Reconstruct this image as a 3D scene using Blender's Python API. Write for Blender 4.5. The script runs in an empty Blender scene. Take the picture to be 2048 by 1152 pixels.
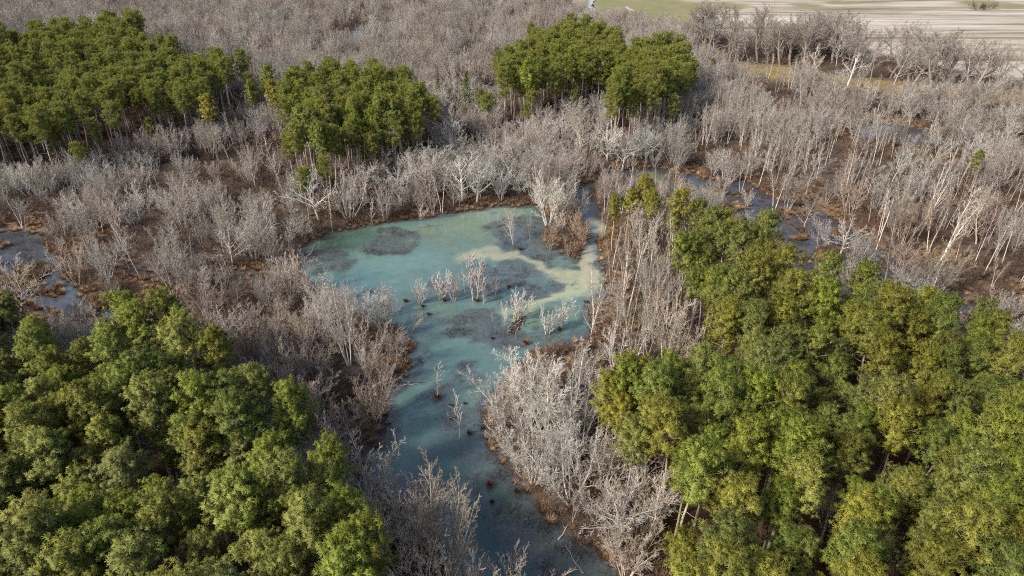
import bpy, math, random
import numpy as np
from mathutils import Vector
S = bpy.context.scene
COL = S.collection
R = math.radians
PI = math.pi

# ------------------------------------------------------------------ camera, sky, sun
CAM_H, PITCH, FPX = 65.0, R(30.0), 1365.0
cd = bpy.data.cameras.new("camera"); cam = bpy.data.objects.new("camera", cd); COL.objects.link(cam)
cam.location = (0, 0, CAM_H); cam.rotation_euler = (R(90) - PITCH, 0, 0)
cd.sensor_width = 36.0; cd.lens = 36.0 * FPX / 2048.0; cd.clip_end = 20000; cd.clip_start = 0.5
S.camera = cam
SUN_EL, SUN_AZ = R(38), R(238)      # azimuth clockwise from +Y: low left, slightly behind the camera
sunv = Vector((math.sin(SUN_AZ) * math.cos(SUN_EL), math.cos(SUN_AZ) * math.cos(SUN_EL), math.sin(SUN_EL)))
w = bpy.data.worlds.new("World"); S.world = w; w.use_nodes = True
nt = w.node_tree; nt.nodes.clear()
sky = nt.nodes.new("ShaderNodeTexSky"); sky.sky_type = 'NISHITA'; sky.sun_disc = False
sky.sun_elevation = SUN_EL; sky.sun_rotation = SUN_AZ; sky.dust_density = 3.0; sky.ozone_density = 0.6
bg = nt.nodes.new("ShaderNodeBackground"); bg.inputs['Strength'].default_value = 0.15
wo = nt.nodes.new("ShaderNodeOutputWorld")
nt.links.new(sky.outputs[0], bg.inputs[0]); nt.links.new(bg.outputs[0], wo.inputs[0])
sl = bpy.data.lights.new("sun", 'SUN'); so = bpy.data.objects.new("sun", sl); COL.objects.link(so)
sl.energy = 3.6; sl.angle = R(5.0); sl.color = (1.0, 0.965, 0.90)
so.rotation_euler = sunv.to_track_quat('Z', 'Y').to_euler()
S.view_settings.view_transform = 'Standard'; S.view_settings.look = 'None'
S.view_settings.exposure = 0.5; S.view_settings.gamma = 1.0
S.cycles.use_denoising = False; S.cycles.sample_clamp_indirect = 2.0; S.cycles.sample_clamp_direct = 6.0; S.cycles.filter_width = 1.1
S.cycles.max_bounces = 6; S.cycles.diffuse_bounces = 3; S.cycles.glossy_bounces = 2
S.cycles.transmission_bounces = 3; S.cycles.transparent_max_bounces = 4

# ------------------------------------------------------------------ pixel <-> world
def ray(px, py):
    a, b = (px - 1024.0), (576.0 - py)
    c, s = math.cos(PITCH), math.sin(PITCH)
    return (a, FPX * c + b * s, -FPX * s + b * c)
def G(px, py, z=0.0):
    dx, dy, dz = ray(px, py)
    if dz > -40: dz = -40.0
    t = (z - CAM_H) / dz
    return (dx * t, dy * t)
def poly(pts, z=0.0): return np.array([G(x, y, z) for x, y in pts])
def proj(x, y, z):
    c, s = math.cos(PITCH), math.sin(PITCH)
    zz = z - CAM_H
    d = y * c - zz * s
    return 1024 + FPX * x / d, 576 - FPX * (y * s + zz * c) / d, d
def height_for(px, py, ty):
    x, y = G(px, py)
    dx, dy, dz = ray(px, ty)
    return CAM_H + y * dz / dy

def inside(P, X, Y):
    X = np.asarray(X, float); Y = np.asarray(Y, float)
    r = np.zeros(X.shape, bool); n = len(P)
    for i in range(n):
        x0, y0 = P[i]; x1, y1 = P[(i + 1) % n]
        if y0 == y1: continue
        c = ((y0 > Y) != (y1 > Y)) & (X < (x1 - x0) * (Y - y0) / (y1 - y0) + x0)
        r ^= c
    return r
def sdf(P, X, Y):      # positive inside
    X = np.asarray(X, float); Y = np.asarray(Y, float)
    d = np.full(X.shape, 1e9); n = len(P)
    for i in range(n):
        x0, y0 = P[i]; x1, y1 = P[(i + 1) % n]
        ex, ey = x1 - x0, y1 - y0; L = ex * ex + ey * ey + 1e-9
        t = np.clip(((X - x0) * ex + (Y - y0) * ey) / L, 0, 1)
        d = np.minimum(d, np.hypot(X - x0 - t * ex, Y - y0 - t * ey))
    return np.where(inside(P, X, Y), d, -d)
def hash2(i, j, s):
    v = np.sin(i * 127.1 + j * 311.7 + s * 74.7) * 43758.5453
    return v - np.floor(v)
def vnoise(X, Y, sc, s=0):
    x = np.asarray(X, float) / sc; y = np.asarray(Y, float) / sc
    i = np.floor(x); j = np.floor(y); u = x - i; v = y - j
    u = u * u * (3 - 2 * u); v = v * v * (3 - 2 * v)
    return ((hash2(i, j, s) * (1 - u) + hash2(i + 1, j, s) * u) * (1 - v) +
            (hash2(i, j + 1, s) * (1 - u) + hash2(i + 1, j + 1, s) * u) * v)
def fbm(X, Y, sc, s=0):
    return (vnoise(X, Y, sc, s) * .5 + vnoise(X, Y, sc / 2.1, s + 1) * .27 + vnoise(X, Y, sc / 4.3, s + 2) * .15 + vnoise(X, Y, sc / 9, s + 3) * .08)
def sstep(a, b, x):
    t = np.clip((x - a) / (b - a), 0, 1); return t * t * (3 - 2 * t)

# ------------------------------------------------------------------ layout (pixels of the 2048 photo, laid out on the ground)
POND = poly([(598,505),(620,482),(660,466),(720,450),(800,440),(880,434),(930,424),(975,412),(1020,408),(1065,412),(1100,424),
  (1150,440),(1175,425),(1205,432),(1210,465),(1195,500),(1205,560),(1200,620),(1185,670),(1140,695),(1085,712),(1030,745),(985,790),(965,830),
  (985,890),(1010,930),(1050,975),(1085,1020),(1130,1065),(1190,1110),(1250,1180),(1290,1260),(965,1260),(915,1180),(880,1110),(835,1040),(770,1000),(735,965),(752,900),(790,850),
  (775,800),(795,760),(825,730),(820,690),(790,660),(740,640),(670,615),(625,590),(600,560),(590,530)])
CREEK_A = poly([(1170,432),(1142,402),(1150,380),(1172,362),(1215,350),(1262,342),(1318,337),(1352,345),(1345,372),(1370,400),(1350,410),(1315,385),(1300,362),(1262,360),(1205,366),(1185,385),(1188,410),(1205,430),(1200,440)])
CREEK_B = poly([(1352,345),(1400,335),(1470,348),(1525,378),(1575,408),(1645,428),(1710,470),(1770,510),(1850,552),(1920,592),(2000,622),(2140,670),
  (2140,760),(2020,710),(1930,670),(1840,640),(1720,620),(1640,600),(1590,560),(1545,500),(1495,445),(1430,400),(1375,375)])
SWAMP_L = poly([(-300,470),(-60,466),(40,462),(95,478),(112,530),(145,580),(200,618),(300,640),(330,665),(300,690),(200,690),(90,620),(30,585),(-60,560),(-300,560)])
POOLS = [poly([(492,232),(520,205),(560,225),(552,262),(515,275)]), poly([(690,60),(720,55),(745,85),(700,98),(640,92)]),
  poly([(1690,255),(1760,246),(1850,258),(1905,285),(1900,300),(1800,292),(1720,280)]), poly([(1520,235),(1580,230),(1610,250),(1560,262)])]
ISLANDS = [poly([(1085,452),(1120,440),(1165,448),(1172,480),(1150,512),(1108,500),(1080,478)]),
  poly([(1090,410),(1140,418),(1172,432),(1150,446),(1100,432)]),]
MATS = [(790,480,60,22,1.1),(845,466,30,10,.5),(655,522,62,24,1.15),(1085,560,95,38,1.15),(1000,570,60,28,.8),(1050,475,85,42,1.2),(1180,505,60,18,.8),(880,590,90,26,.8),
  (985,660,60,32,1.2),(1090,680,50,26,.9),(870,655,50,26,.75),(1190,640,34,14,.8),(740,600,60,25,.6),(915,820,55,70,.9),(960,900,50,60,.9),(1010,980,45,70,.8),
  (1100,1080,70,80,.9),(1170,1150,90,70,1),(850,930,55,60,.45),(800,1010,70,80,.8),(790,800,25,70,.7),(920,1120,70,40,.4),(1150,590,40,10,.3),(840,690,30,30,.5),(1190,700,60,30,.6)]
FIELD = poly([(1128,-20),(1150,22),(1240,46),(1330,60),(1420,72),(1540,88),(1640,98),(1760,118),(1860,138),(1950,160),(2080,188),(2600,290),(4200,330),(4200,-40),(2400,-120),(1100,-120)])
MEADOW = poly([(1440,128),(1560,135),(1700,160),(1850,172),(2060,190),(2400,240),(2400,270),(2060,228),(1900,208),(1700,190),(1500,165)])

WATERS = [POND, CREEK_A, CREEK_B, SWAMP_L] + POOLS
def water_d(X, Y):
    d = np.full(np.shape(X), -1e9)
    for P in WATERS: d = np.maximum(d, sdf(P, X, Y))
    for P in ISLANDS: d = np.minimum(d, -sdf(P, X, Y))
    return d
def ground_z(X, Y):
    X = np.asarray(X, float); Y = np.asarray(Y, float)
    d = water_d(X, Y) + (fbm(X, Y, 7, 3) - .5) * 5.0
    z = np.where(d > 0, -0.9 * sstep(0, 4, d) - 0.03, 0.45 * sstep(0, 3.0, -d) + 0.02 + 0.5 * sstep(3, 25, -d))
    amp = np.where(d > 0, 0.0, 0.35 * sstep(0, 6, -d))
    z = z + amp * (fbm(X, Y, 12, 9) - .5) * 2
    # hummocks and mud in the left swamp
    s = sdf(SWAMP_L, X, Y)
    hum = sstep(.52, .66, fbm(X, Y, 5.0, 21)) * sstep(0, 3, s)
    z = np.where((hum > 0) & (d > 0), np.maximum(z, -0.25 + hum * 0.45), z)
    b = sdf(CREEK_B, X, Y)
    hum = sstep(.52, .62, fbm(X, Y, 4.0, 31)) * sstep(0, 2, b)
    z = np.where((hum > 0) & (d > 0), np.maximum(z, -0.2 + hum * 0.35), z)
    f = sdf(FIELD, X, Y)
    z = np.where(f > -2, z * 0 + 0.95, z)
    return z

# ------------------------------------------------------------------ materials
def mat(name):
    m = bpy.data.materials.new(name); m.use_nodes = True
    n = m.node_tree; n.nodes.clear()
    o = n.nodes.new("ShaderNodeOutputMaterial"); b = n.nodes.new("ShaderNodeBsdfPrincipled")
    n.links.new(b.outputs[0], o.inputs[0]); b.inputs['Roughness'].default_value = .85
    b.inputs['Specular IOR Level'].default_value = .2
    return m, n, b, o
def N(n, t, **k):
    x = n.nodes.new(t)
    for a, v in k.items():
        if a in ('operation', 'blend_type', 'data_type', 'attribute_name', 'noise_dimensions', 'feature', 'clamp', 'wave_type', 'bands_direction'): setattr(x, a, v)
    return x
def noise(n, sc, det=4, rough=.6, vec=None, dist=0.0):
    x = n.nodes.new("ShaderNodeTexNoise"); x.inputs['Scale'].default_value = sc
    x.inputs['Detail'].default_value = det; x.inputs['Roughness'].default_value = rough; x.inputs['Distortion'].default_value = dist
    if vec is not None: n.links.new(vec, x.inputs['Vector'])
    return x.outputs['Fac']
def ramp(n, fac, stops):
    x = n.nodes.new("ShaderNodeValToRGB"); e = x.color_ramp.elements
    while len(e) < len(stops): e.new(.5)
    for q, (p, c) in zip(e, stops): q.position = p; q.color = (*c, 1)
    n.links.new(fac, x.inputs[0]); return x.outputs[0]
def mixc(n, f, a, b, mode='MIX'):
    x = n.nodes.new("ShaderNodeMix"); x.data_type = 'RGBA'; x.blend_type = mode; x.clamp_factor = True
    for s, v in ((x.inputs[0], f), (x.inputs[6], a), (x.inputs[7], b)):
        if isinstance(v, (int, float)): s.default_value = v
        elif isinstance(v, tuple): s.default_value = (*v, 1)
        else: n.links.new(v, s)
    return x.outputs[2]
def attr(n, name):
    x = n.nodes.new("ShaderNodeAttribute"); x.attribute_name = name; return x
def objinfo(n): return n.nodes.new("ShaderNodeObjectInfo")
def math_(n, op, a, b=0.0):
    x = n.nodes.new("ShaderNodeMath"); x.operation = op
    for s, v in ((x.inputs[0], a), (x.inputs[1], b)):
        if isinstance(v, (int, float)): s.default_value = v
        else: n.links.new(v, s)
    return x.outputs[0]
def bump(n, b, h, st, dist=.1):
    x = n.nodes.new("ShaderNodeBump"); x.inputs['Strength'].default_value = st; x.inputs['Distance'].default_value = dist
    n.links.new(h, x.inputs['Height']); n.links.new(x.outputs[0], b.inputs['Normal'])
def geopos(n): return n.nodes.new("ShaderNodeNewGeometry").outputs['Position']

def needle_mat():
    m, n, b, o = mat("pine_needles"); b.inputs['Specular IOR Level'].default_value = .35
    oi = objinfo(n)
    t = attr(n, "tint").outputs['Fac']
    per = ramp(n, oi.outputs['Random'], [(0, (.22, .245, .040)), (.3, (.27, .285, .045)), (.55, (.30, .30, .045)), (.8, (.27, .29, .066)), (1, (.33, .305, .055))])
    c = mixc(n, t, mixc(n, .55, per, (.03, .05, .012)), mixc(n, .45, per, (.46, .45, .09)))
    c = mixc(n, 1.0, c, oi.outputs['Color'], 'MULTIPLY')
    n.links.new(c, b.inputs['Base Color']); b.inputs['Roughness'].default_value = .6
    tr = n.nodes.new("ShaderNodeBsdfTranslucent"); n.links.new(c, tr.inputs[0])
    mx = n.nodes.new("ShaderNodeMixShader"); mx.inputs[0].default_value = .3
    n.links.new(b.outputs[0], mx.inputs[1]); n.links.new(tr.outputs[0], mx.inputs[2]); n.links.new(mx.outputs[0], o.inputs[0])
    return m
def bark_mat(name, cols, lichen=(.5, .52, .45)):
    m, n, b, o = mat(name)
    oi = objinfo(n); lf = noise(n, .035, 3, .6, oi.outputs['Location'])
    patchc = ramp(n, lf, [(.36, (.74, .73, .70)), (.47, (1.12, 1.1, 1.05)), (.56, (1.0, .86, .80)), (.66, (.80, .72, .68))]); tc = n.nodes.new("ShaderNodeTexCoord").outputs['Object']
    c = ramp(n, oi.outputs['Random'], [(i / (len(cols) - 1), q) for i, q in enumerate(cols)])
    f = noise(n, 2.2, 5, .7, tc)
    c = mixc(n, ramp(n, f, [(.35, (0, 0, 0)), (.65, (1, 1, 1))]), mixc(n, .35, c, (.06, .05, .042)), mixc(n, .25, c, lichen))
    c = mixc(n, 1.0, c, oi.outputs['Color'], 'MULTIPLY'); c = mixc(n, .65, c, patchc, 'MULTIPLY')
    n.links.new(c, b.inputs['Base Color']); b.inputs['Roughness'].default_value = .8
    return m
M_NEEDLE = needle_mat()
M_PBARK = bark_mat("pine_bark", [(.30, .25, .20), (.42, .38, .33), (.24, .19, .16)])
M_BARK = bark_mat("grey_bark", [(.48, .46, .43), (.62, .60, .56), (.42, .39, .36), (.55, .50, .45)])
M_TWIG = bark_mat("grey_twigs", [(.50, .47, .43), (.62, .59, .54), (.40, .36, .33), (.52, .46, .41)])
M_TTWIG = bark_mat("tan_twigs", [(.38, .335, .295), (.48, .43, .385), (.30, .26, .23), (.42, .37, .32)])
M_DBARK = bark_mat("dark_bark", [(.20, .175, .15), (.30, .27, .235), (.24, .20, .175)], (.4, .39, .35))
M_WHITE = bark_mat("white_bark", [(.58, .55, .50), (.66, .63, .58)], (.72, .70, .66))
M_BIRCH = bark_mat("pale_birch_bark", [(.62, .58, .52), (.72, .68, .62), (.56, .50, .44)], (.7, .68, .62))
M_FROST = bark_mat("frosted_twigs", [(.50, .48, .46), (.60, .58, .55)], (.62, .60, .58))
M_BRUSH = bark_mat("brush", [(.14, .08, .06), (.19, .125, .09), (.12, .085, .075), (.22, .14, .09), (.15, .12, .10)], (.24, .20, .16))

def sedge_mat():
    m, n, b, o = mat("dead_sedge")
    oi = objinfo(n)
    c = ramp(n, oi.outputs['Random'], [(0, (.16, .09, .05)), (.35, (.30, .19, .10)), (.65, (.20, .12, .07)), (1, (.42, .30, .17))])
    n.links.new(c, b.inputs['Base Color']); return m
M_SEDGE = sedge_mat()

def ground_mat():
    m, n, b, o = mat("forest_floor")
    p = geopos(n)
    big = noise(n, .06, 4, .6, p); mid = noise(n, .5, 5, .65, p); fine = noise(n, 4.0, 6, .8, p)
    lit = ramp(n, mid, [(.25, (.045, .032, .025)), (.5, (.095, .066, .05)), (.75, (.17, .125, .095))])
    lit = mixc(n, ramp(n, big, [(.35, (0, 0, 0)), (.65, (1, 1, 1))]), lit, mixc(n, .6, lit, (.11, .10, .085)))
    c = mixc(n, attr(n, "red").outputs['Fac'], lit, ramp(n, mid, [(.3, (.07, .026, .016)), (.7, (.17, .07, .04))]))
    c = mixc(n, attr(n, "sedge").outputs['Fac'], c, ramp(n, noise(n, 1.3, 5, .7, p), [(.3, (.085, .052, .035)), (.5, (.20, .125, .07)), (.68, (.40, .27, .15))]))
    c = mixc(n, attr(n, "meadow").outputs['Fac'], c, ramp(n, noise(n, .25, 5, .7, p), [(.3, (.14, .12, .045)), (.5, (.26, .18, .08)), (.7, (.30, .24, .10))]))
    c = mixc(n, attr(n, "wet").outputs['Fac'], c, ramp(n, mid, [(.3, (.035, .028, .03)), (.7, (.11, .095, .095))]))
    c = mixc(n, .55, c, ramp(n, fine, [(.3, (.30, .28, .26)), (.7, (1.5, 1.45, 1.4))]), 'MULTIPLY')
    n.links.new(c, b.inputs['Base Color']); b.inputs['Roughness'].default_value = .95
    bump(n, b, fine, .9, .25)
    return m
def water_mat():
    m, n, b, o = mat("milky_water")
    p = geopos(n)
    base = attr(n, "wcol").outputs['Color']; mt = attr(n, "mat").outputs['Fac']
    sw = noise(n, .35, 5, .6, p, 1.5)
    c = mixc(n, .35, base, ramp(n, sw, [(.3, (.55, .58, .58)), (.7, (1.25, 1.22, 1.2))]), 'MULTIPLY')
    fine = noise(n, 3.2, 6, .85, p)
    ed = math_(n, 'ADD', mt, math_(n, 'MULTIPLY', math_(n, 'SUBTRACT', fine, .5), 1.6))
    mk = ramp(n, ed, [(.25, (0, 0, 0)), (.65, (1, 1, 1))])
    mc = ramp(n, noise(n, 1.1, 6, .8, p), [(.32, (.018, .018, .022)), (.5, (.055, .055, .065)), (.68, (.12, .12, .142))])
    c = mixc(n, math_(n, 'MULTIPLY', mk, .7), c, mc)
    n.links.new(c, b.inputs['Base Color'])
    b.inputs['IOR'].default_value = 1.45; b.inputs['Specular IOR Level'].default_value = .9
    rr = n.nodes.new("ShaderNodeMapRange"); n.links.new(mk, rr.inputs[0]); rr.inputs[3].default_value = .03; rr.inputs[4].default_value = .22
    n.links.new(rr.outputs[0], b.inputs['Roughness'])
    h = mixc(n, mk, ramp(n, noise(n, 1.6, 3, .5, p), [(0, (.4, .4, .4)), (1, (.6, .6, .6))]), fine)
    bump(n, b, h, .06, .05)
    return m
_a = G(1480, 12); _b = G(2048, 110); FANG = math.atan2(_b[1] - _a[1], _b[0] - _a[0])
def field_mat():
    m, n, b, o = mat("stubble_field")
    p = geopos(n)
    mp = n.nodes.new("ShaderNodeMapping"); mp.inputs['Rotation'].default_value = (0, 0, -FANG); mp.inputs['Scale'].default_value = (.0035, .05, 1)
    mp.vector_type = 'TEXTURE' if False else 'POINT'; n.links.new(p, mp.inputs[0]); st = noise(n, 1.0, 7, .75, mp.outputs[0], .3)
    mp2 = n.nodes.new("ShaderNodeMapping"); mp2.inputs['Rotation'].default_value = (0, 0, -FANG); mp2.inputs['Scale'].default_value = (.01, .22, 1)
    n.links.new(p, mp2.inputs[0]); st2 = noise(n, 1.0, 5, .75, mp2.outputs[0], .3)
    c = ramp(n, st, [(.36, (.12, .11, .05)), (.44, (.24, .20, .14)), (.50, (.36, .31, .25)), (.60, (.48, .42, .36))])
    c = mixc(n, .6, c, ramp(n, st2, [(.35, (.45, .43, .38)), (.55, (1.15, 1.15, 1.15))]), 'MULTIPLY')
    g = attr(n, "grass").outputs['Fac']
    c = mixc(n, g, c, ramp(n, noise(n, .05, 6, .7, p), [(.3, (.25, .205, .13)), (.5, (.20, .185, .085)), (.7, (.16, .17, .065))]))
    n.links.new(c, b.inputs['Base Color']); return m
M_GROUND = ground_mat(); M_WATER = water_mat(); M_FIELD = field_mat()

# ------------------------------------------------------------------ object helpers
def mesh_from(name, V, F, mats=(), attrs=None):
    me = bpy.data.meshes.new(name)
    V = np.asarray(V, np.float32); F = np.asarray(F, np.int32)
    k = F.shape[1]
    me.vertices.add(len(V)); me.vertices.foreach_set('co', V.ravel())
    me.loops.add(F.size); me.loops.foreach_set('vertex_index', F.ravel())
    me.polygons.add(len(F)); me.polygons.foreach_set('loop_start', np.arange(0, F.size, k, dtype=np.int32))
    try: me.polygons.foreach_set('loop_total', np.full(len(F), k, np.int32))
    except Exception: pass
    for m in mats: me.materials.append(m)
    me.update(calc_edges=True)
    for an, (ty, dom, data) in (attrs or {}).items():
        a = me.attributes.new(an, ty, dom)
        a.data.foreach_set('color' if ty == 'FLOAT_COLOR' else 'value', np.asarray(data, np.float32).ravel())
    return me
def smooth(me): me.polygons.foreach_set('use_smooth', np.ones(len(me.polygons), bool)); return me
def tagcheck(l): assert 4 <= len(l.split()) <= 16, l
def link(name, me, parent=None, loc=None):
    o = bpy.data.objects.new(name, me); COL.objects.link(o)
    if parent: o.parent = parent
    if loc: o.location = loc
    return o
def tag(o, label=None, cat=None, group=None, kind=None):
    if label: o['label'] = label; (len(label.split()) <= 16 or print('LONG', label))
    if cat: o['category'] = cat
    if group: o['group'] = group
    if kind: o['kind'] = kind
    return o

# ------------------------------------------------------------------ terrain and water
def axis(lo, a, b, hi, st, g=1.18):
    c = list(np.arange(a, b, st)); L = []; x = a; s = st
    while x > lo: s *= g; x -= s; L.append(x)
    Rr = []; x = c[-1]; s = st
    while x < hi: s *= g; x += s; Rr.append(x)
    return np.array(L[::-1] + c + Rr)
def grid_mesh(name, xs, ys, zf, mats, attrf=None, keep=None):
    X, Y = np.meshgrid(xs, ys); Z = zf(X, Y)
    V = np.stack([X, Y, Z], -1).reshape(-1, 3); nx = len(xs); ny = len(ys)
    I = (np.arange(ny - 1)[:, None] * nx + np.arange(nx - 1)[None]).ravel()
    F = np.stack([I, I + 1, I + nx + 1, I + nx], 1)
    if keep is not None:
        kv = keep(X, Y).ravel(); F = F[kv[F].any(1)]
        u = np.unique(F); rm = np.zeros(len(V), int); rm[u] = np.arange(len(u)); F = rm[F]; V = V[u]
    at = attrf(V[:, 0], V[:, 1], V[:, 2]) if attrf else None
    return smooth(mesh_from(name, V, F, mats, at))

CANOPY = 15.0
STANDS = {
 'left': dict(z=14.5, sp=4.15, H=(14, 18.5), P=[(-400,640),(-60,620),(10,610),(70,610),(110,690),(190,715),(245,655),(330,640),(410,665),(440,700),(430,770),(500,765),(560,755),(575,820),(560,880),(640,905),(690,950),(700,1030),(735,1060),(730,1160),(760,1500),(-500,1500)]),
 'right': dict(z=14.5, sp=4.2, H=(13, 18.5), P=[(1390,520),(1415,450),(1450,440),(1530,455),(1585,540),(1680,555),(1790,575),(1900,605),(1980,630),(2100,665),(2500,760),(2500,1500),(1345,1500),(1365,1000),(1345,890),(1245,870),(1215,770),(1265,735),(1350,700),(1425,700),(1460,650),(1400,590)]),
 'farleft': dict(z=16.5, sp=4.9, H=(15, 20), P=[(-900,70),(-300,60),(60,62),(150,52),(200,42),(275,30),(290,75),(310,100),(360,98),(430,112),(480,112),(470,140),(405,165),(375,195),(300,200),(200,225),(120,245),(0,250),(-300,262),(-900,300)]),
 'mid': dict(z=16.5, sp=4.3, H=(16, 20), P=[(562,175),(635,148),(740,146),(805,158),(842,180),(842,215),(795,245),(710,262),(640,282),(590,275),(565,245)]),
 'back': dict(z=17.5, sp=4.8, H=(17, 22), P=[(998,135),(1030,112),(1070,92),(1095,68),(1135,52),(1190,66),(1215,82),(1260,88),(1335,92),(1375,115),(1380,148),(1335,178),(1235,198),(1212,180),(1232,142),(1190,138),(1110,150),(1040,162),(1000,160)]),
}
for k, s in STANDS.items(): s['poly'] = poly(s['P'], s['z'])
def in_stand(X, Y, grow=0.0):
    d = np.full(np.shape(X), -1e9)
    for s in STANDS.values(): d = np.maximum(d, sdf(s['poly'], X, Y))
    return d > -grow

def gattr(X, Y, Z):
    d = water_d(X, Y)
    st = np.full(X.shape, -1e9)
    for s in STANDS.values(): st = np.maximum(st, sdf(s['poly'], X, Y))
    red = sstep(-4, 4, st) * (0.35 + .65 * fbm(X, Y, 9, 5))
    sed = sstep(-11, -1, d) * sstep(.40, .56, fbm(X, Y, 11, 12)) * (st < 0)
    east = sstep(0, 40, X - 20) * (Y > 120) * (Y < 230) * sstep(-28, -6, d)
    sed = np.maximum(sed, east * sstep(.4, .6, fbm(X, Y, 14, 14)) * .9)
    mead = sstep(-3, 3, sdf(MEADOW, X, Y))
    wet = sstep(.32, .05, Z)
    f = lambda a: ('FLOAT', 'POINT', a)
    return {'red': f(red), 'sedge': f(np.clip(sed, 0, 1)), 'meadow': f(mead), 'wet': f(wet)}
gx = axis(-6000, -150, 190, 6000, 1.0); gy = axis(-3000, 28, 250, 9000, 1.0)
tag(link('ground', grid_mesh('ground', gx, gy, ground_z, [M_GROUND], gattr)), kind='structure')

ELL = []
for (cx, cy, rx, ry, s) in MATS:
    gxc, gyc = G(cx, cy); ex, _ = G(cx + rx, cy); _, y1 = G(cx, cy + ry); _, y2 = G(cx, cy - ry)
    ELL.append((gxc, (y1 + y2) / 2, abs(ex - gxc), abs(y2 - y1) / 2, s))
def wattr(X, Y, Z):
    wx = X + (fbm(X, Y, 8, 40) - .5) * 10 + (fbm(X, Y, 2.5, 41) - .5) * 4; wy = Y + (fbm(X, Y, 8, 50) - .5) * 13 + (fbm(X, Y, 2.5, 51) - .5) * 5
    m = np.zeros(X.shape)
    for (cx, cy, rx, ry, s) in ELL:
        q = np.hypot((wx - cx) / rx, (wy - cy) / ry)
        m = np.maximum(m, s * (.62 * sstep(1.3, .6, q) + .3 * np.exp(-((q - .95) / .16) ** 2)))
    m = np.clip(m + ((fbm(X, Y, 3.5, 43) - .5) * .9 + (fbm(X * .45, Y, 2.2, 47) - .5) * .5) * sstep(.0, .25, m), 0, 1)
    gz = ground_z(X, Y)
    m = np.maximum(m, sstep(-.75, -.15, gz) * .75)
    m = np.maximum(m, sstep(0, 3, sdf(SWAMP_L, X, Y)) * (.45 + .35 * fbm(X, Y, 10, 70)))
    m = np.maximum(m, sstep(0, 3, sdf(CREEK_B, X, Y)) * (.45 + .6 * fbm(X, Y, 8, 71)))
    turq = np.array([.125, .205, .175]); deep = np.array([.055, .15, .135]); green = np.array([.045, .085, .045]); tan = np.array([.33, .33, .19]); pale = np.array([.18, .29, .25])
    grey = np.array([.13, .15, .16]); slate = np.array([.07, .14, .15])
    C = np.tile(turq, (len(X), 1)); clear = np.zeros(X.shape)
    def blob(px, py, rx, ry, col, s):
        nonlocal C
        gxc, gyc = G(px, py); ex, _ = G(px + rx, py); _, y1 = G(px, py + ry); _, y2 = G(px, py - ry)
        q = np.hypot((wx - gxc) / abs(ex - gxc), (wy - (y1 + y2) / 2) / (abs(y2 - y1) / 2))
        a = (sstep(1.3, .2, q) * s)[:, None]; C = C * (1 - a) + col * a
    def streak(pts, wd, col, s):
        nonlocal C
        P = poly(pts); d = np.full(X.shape, 1e9)
        for i in range(len(P) - 1):
            x0, y0 = P[i]; ex, ey = P[i + 1] - P[i]; L = ex * ex + ey * ey
            t = np.clip(((wx - x0) * ex + (wy - y0) * ey) / L, 0, 1); d = np.minimum(d, np.hypot(wx - x0 - t * ex, wy - y0 - t * ey))
        clear[:] = np.maximum(clear, sstep(wd * .9, wd * .3, d)); a = (sstep(wd, wd * .2, d) * s)[:, None]; C = C * (1 - a) + col * a
    blob(650, 478, 110, 36, green, .75); blob(730, 500, 60, 30, deep, .4)  # green patch: algae-green water, with dark tree reflections painted into the colour
    blob(800, 525, 130, 40, pale, .8); blob(700, 570, 90, 30, np.array([.12, .235, .235]), .8)
    blob(930, 470, 90, 55, np.array([.17, .21, .13]), .5); blob(1000, 430, 80, 30, np.array([.26, .31, .24]), .6)  # first blob: olive, sediment plus pine reflections painted into the water colour
    blob(900, 470, 200, 30, np.array([.20, .27, .20]), .4)
    streak([(950, 520), (1020, 515), (1080, 528), (1130, 548), (1165, 560), (1185, 545)], 3.3, np.array([.42, .40, .24]), .8)
    streak([(1175, 555), (1150, 585), (1100, 602), (1050, 625)], 3.0, np.array([.46, .46, .27]), .8)
    streak([(1195, 440), (1190, 480), (1180, 520), (1170, 560)], 2.8, np.array([.42, .38, .26]), .9)
    blob(1090, 640, 90, 30, np.array([.16, .24, .15]), .7)
    blob(930, 735, 110, 50, np.array([.11, .19, .18]), .8); blob(880, 850, 70, 80, np.array([.07, .135, .13]), .85); blob(900, 930, 90, 80, np.array([.06, .115, .11]), .9)
    blob(1000, 1040, 110, 90, np.array([.04, .085, .075]), .9); blob(1020, 1045, 40, 35, np.array([.02, .055, .045]), .8); blob(1060, 1150, 110, 80, np.array([.035, .08, .075]), .9); blob(840, 1000, 70, 60, np.array([.12, .12, .12]), .8)
    sw = sstep(0, 2, sdf(SWAMP_L, X, Y))[:, None]; C = C * (1 - sw) + np.array([.085, .075, .09]) * sw
    dk = sstep(-.2, .6, -((X - G(60, 540)[0]) / 28) ** 2 - ((Y - G(60, 500)[1]) / 14) ** 2 + 1)[:, None] * sw; C = C * (1 - dk) + np.array([.05, .045, .04]) * dk
    for P in (CREEK_B, CREEK_A, *POOLS):
        sw = sstep(-2, 1, sdf(P, X, Y))[:, None]; C = C * (1 - sw) + np.array([.065, .066, .068]) * sw
    blob(1305, 362, 40, 16, np.array([.30, .31, .18]), .8); blob(1165, 372, 25, 14, np.array([.16, .3, .32]), .8)
    C = C * (0.60 + .36 * fbm(wx, wy, 16, 60))[:, None]
    m = m * (1 - .7 * clear)
    C4 = np.concatenate([C, np.ones((len(C), 1))], 1)
    return {'wcol': ('FLOAT_COLOR', 'POINT', C4), 'mat': ('FLOAT', 'POINT', np.clip(m, 0, 1))}
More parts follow.
